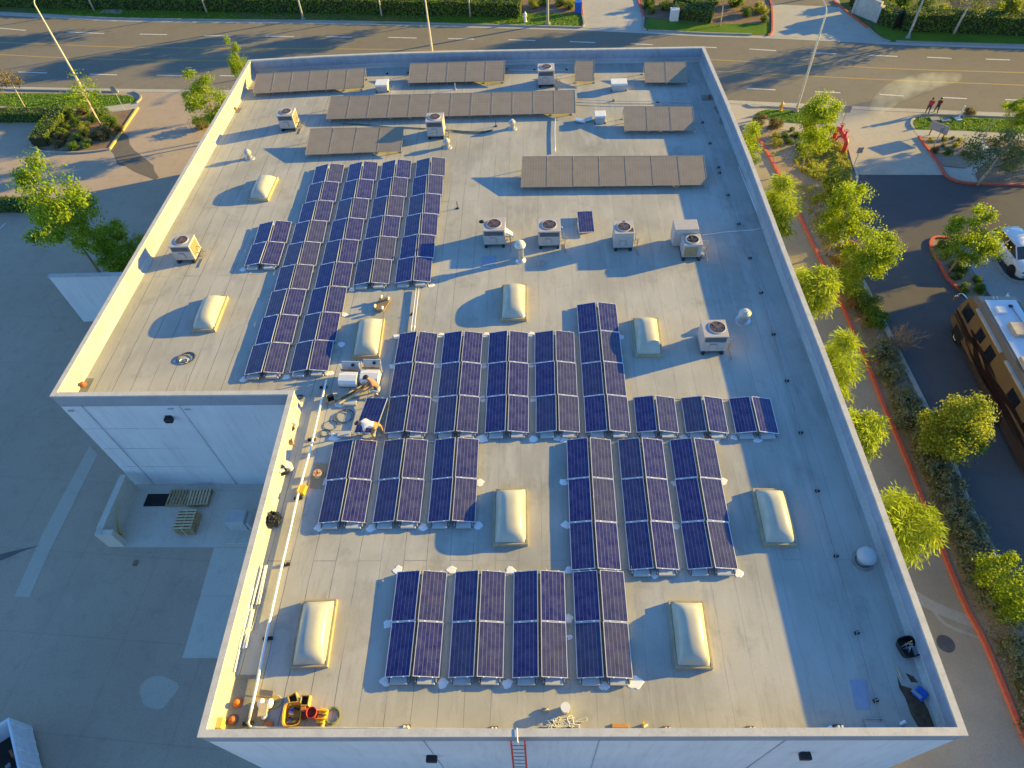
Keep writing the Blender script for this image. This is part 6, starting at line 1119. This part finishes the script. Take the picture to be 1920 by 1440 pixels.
# white hatchback / SUV by the island
w1, w0 = at(1892, 512), at(1857, 468); hd = (w1-w0).normalized(); WB = 2.65; rz = math.atan2(hd.y, hd.x)-PI/2
sdv = V((-hd.y, hd.x, 0)); sdv = sdv if sdv.x > 0 else -sdv; cc = (w0+w1)/2+sdv*.80
t = thing('parked_car', 'white small SUV parked nose towards the camera beside the kerbed island', 'car', (cc.x, cc.y, .01), rz)
def ring_(y, hw, z0, zb, c=.14): return [(-hw*.93, y, z0), (hw*.93, y, z0), (hw, y, z0+.16), (hw*1.0, y, zb-.22), (hw*.95, y, zb-.06), (hw*.80, y, zb), (-hw*.80, y, zb), (-hw*.95, y, zb-.06), (-hw*1.0, y, zb-.22), (-hw, y, z0+.16)]
MB().loft([ring_(2.18, .62, .38, .66), ring_(2.08, .78, .28, .84), ring_(1.8, .88, .24, .95), ring_(1.0, .91, .24, 1.06), ring_(.5, .91, .24, 1.08), ring_(-1.4, .91, .24, 1.10), ring_(-1.95, .86, .28, 1.08), ring_(-2.12, .74, .38, .95)]).build('body', 'car_white', t, True)
def gr(y, hw, z): return [(-hw, y, z), (hw, y, z)]
G = [(1.12, .78, 1.04), (.35, .70, 1.50), (-1.45, .68, 1.52), (-1.98, .74, 1.06)]
MB().loft([[(-.80, 1.12, 1.03), (.80, 1.12, 1.03), (.80, 1.10, 1.05), (-.80, 1.10, 1.05)], [(-.83, .35, 1.06), (.83, .35, 1.06), (.66, .30, 1.52), (-.66, .30, 1.52)], [(-.83, -1.35, 1.08), (.83, -1.35, 1.08), (.66, -1.3, 1.54), (-.66, -1.3, 1.54)], [(-.78, -2.0, 1.06), (.78, -2.0, 1.06), (.62, -1.65, 1.48), (-.62, -1.65, 1.48)]]).build('window', 'glass_dark', t)
MB().loft([[(-.60, .36, 1.515), (.60, .36, 1.515), (.56, .34, 1.545), (-.56, .34, 1.545)], [(-.69, .18, 1.525), (.69, .18, 1.525), (.60, .16, 1.585), (-.60, .16, 1.585)], [(-.69, -1.3, 1.535), (.69, -1.3, 1.535), (.6, -1.3, 1.60), (-.6, -1.3, 1.60)], [(-.63, -1.74, 1.47), (.63, -1.74, 1.47), (.55, -1.72, 1.53), (-.55, -1.72, 1.53)]]).build('roof', 'car_white', t, True)
for s in (-1, 1):
    for P in ([(s*.80, 1.10, 1.05), (s*.675, .30, 1.54)], [(s*.84, -.45, 1.07), (s*.675, -.42, 1.55)], [(s*.82, -1.5, 1.07), (s*.66, -1.4, 1.53)]): MB().tube(P, .035, 6).build('pillar', 'car_white', t)
    MB().box((s*.98, .75, 1.06), (.18, .12, .13), bev=.03).build('mirror', 'car_white', t); MB().box((s*.62, 2.06, .74), (.30, .16, .12), bev=.03, rz=-s*.45).build('headlight', 'glass_dark', t)
    for y in (.15, -.8): MB().box((s*.915, y, .88), (.02, .16, .03)).build('door_handle', 'chrome', t)
    for y in (WB/2, -WB/2): MB().lathe([(.36, 0), (.39, .02), (0, .02)], (0, 0, 0), 20, mx=Matrix.Rotation(s*PI/2, 4, 'Y')).build('wheel_arch', 'dark_inside', t).location = (s*.896, y, .36); wheel(t, s*.80, y, .33, .21, s)
MB().box((0, 2.15, .62), (.7, .06, .14), bev=.02).build('grille', 'plastic_black', t); MB().box((0, 2.14, .40), (1.1, .08, .12), bev=.03).build('bumper', 'plastic_black', t)
# sprinkler mist drifting over the road
P = smooth_line([at(x, y, z) for x, y, z in ((1640, 207, .5), (1652, 194, .8), (1676, 175, 1.1), (1715, 160, 1.2), (1760, 150, 1.0), (1800, 145, .7))], 4); n = len(P); c = P[0].copy(); c.z = 0
o = MB().tube([p-c for p in P], [.22+.95*math.sin(PI*(i+1)/(n+1))**.8*(1-.45*i/n) for i in range(n)], 14).build('water_spray', 'mist', smooth=True); o.location = c
tag(o, 'pale arc of sprinkler mist over the road beside the two walkers', 'water spray', kind='stuff')
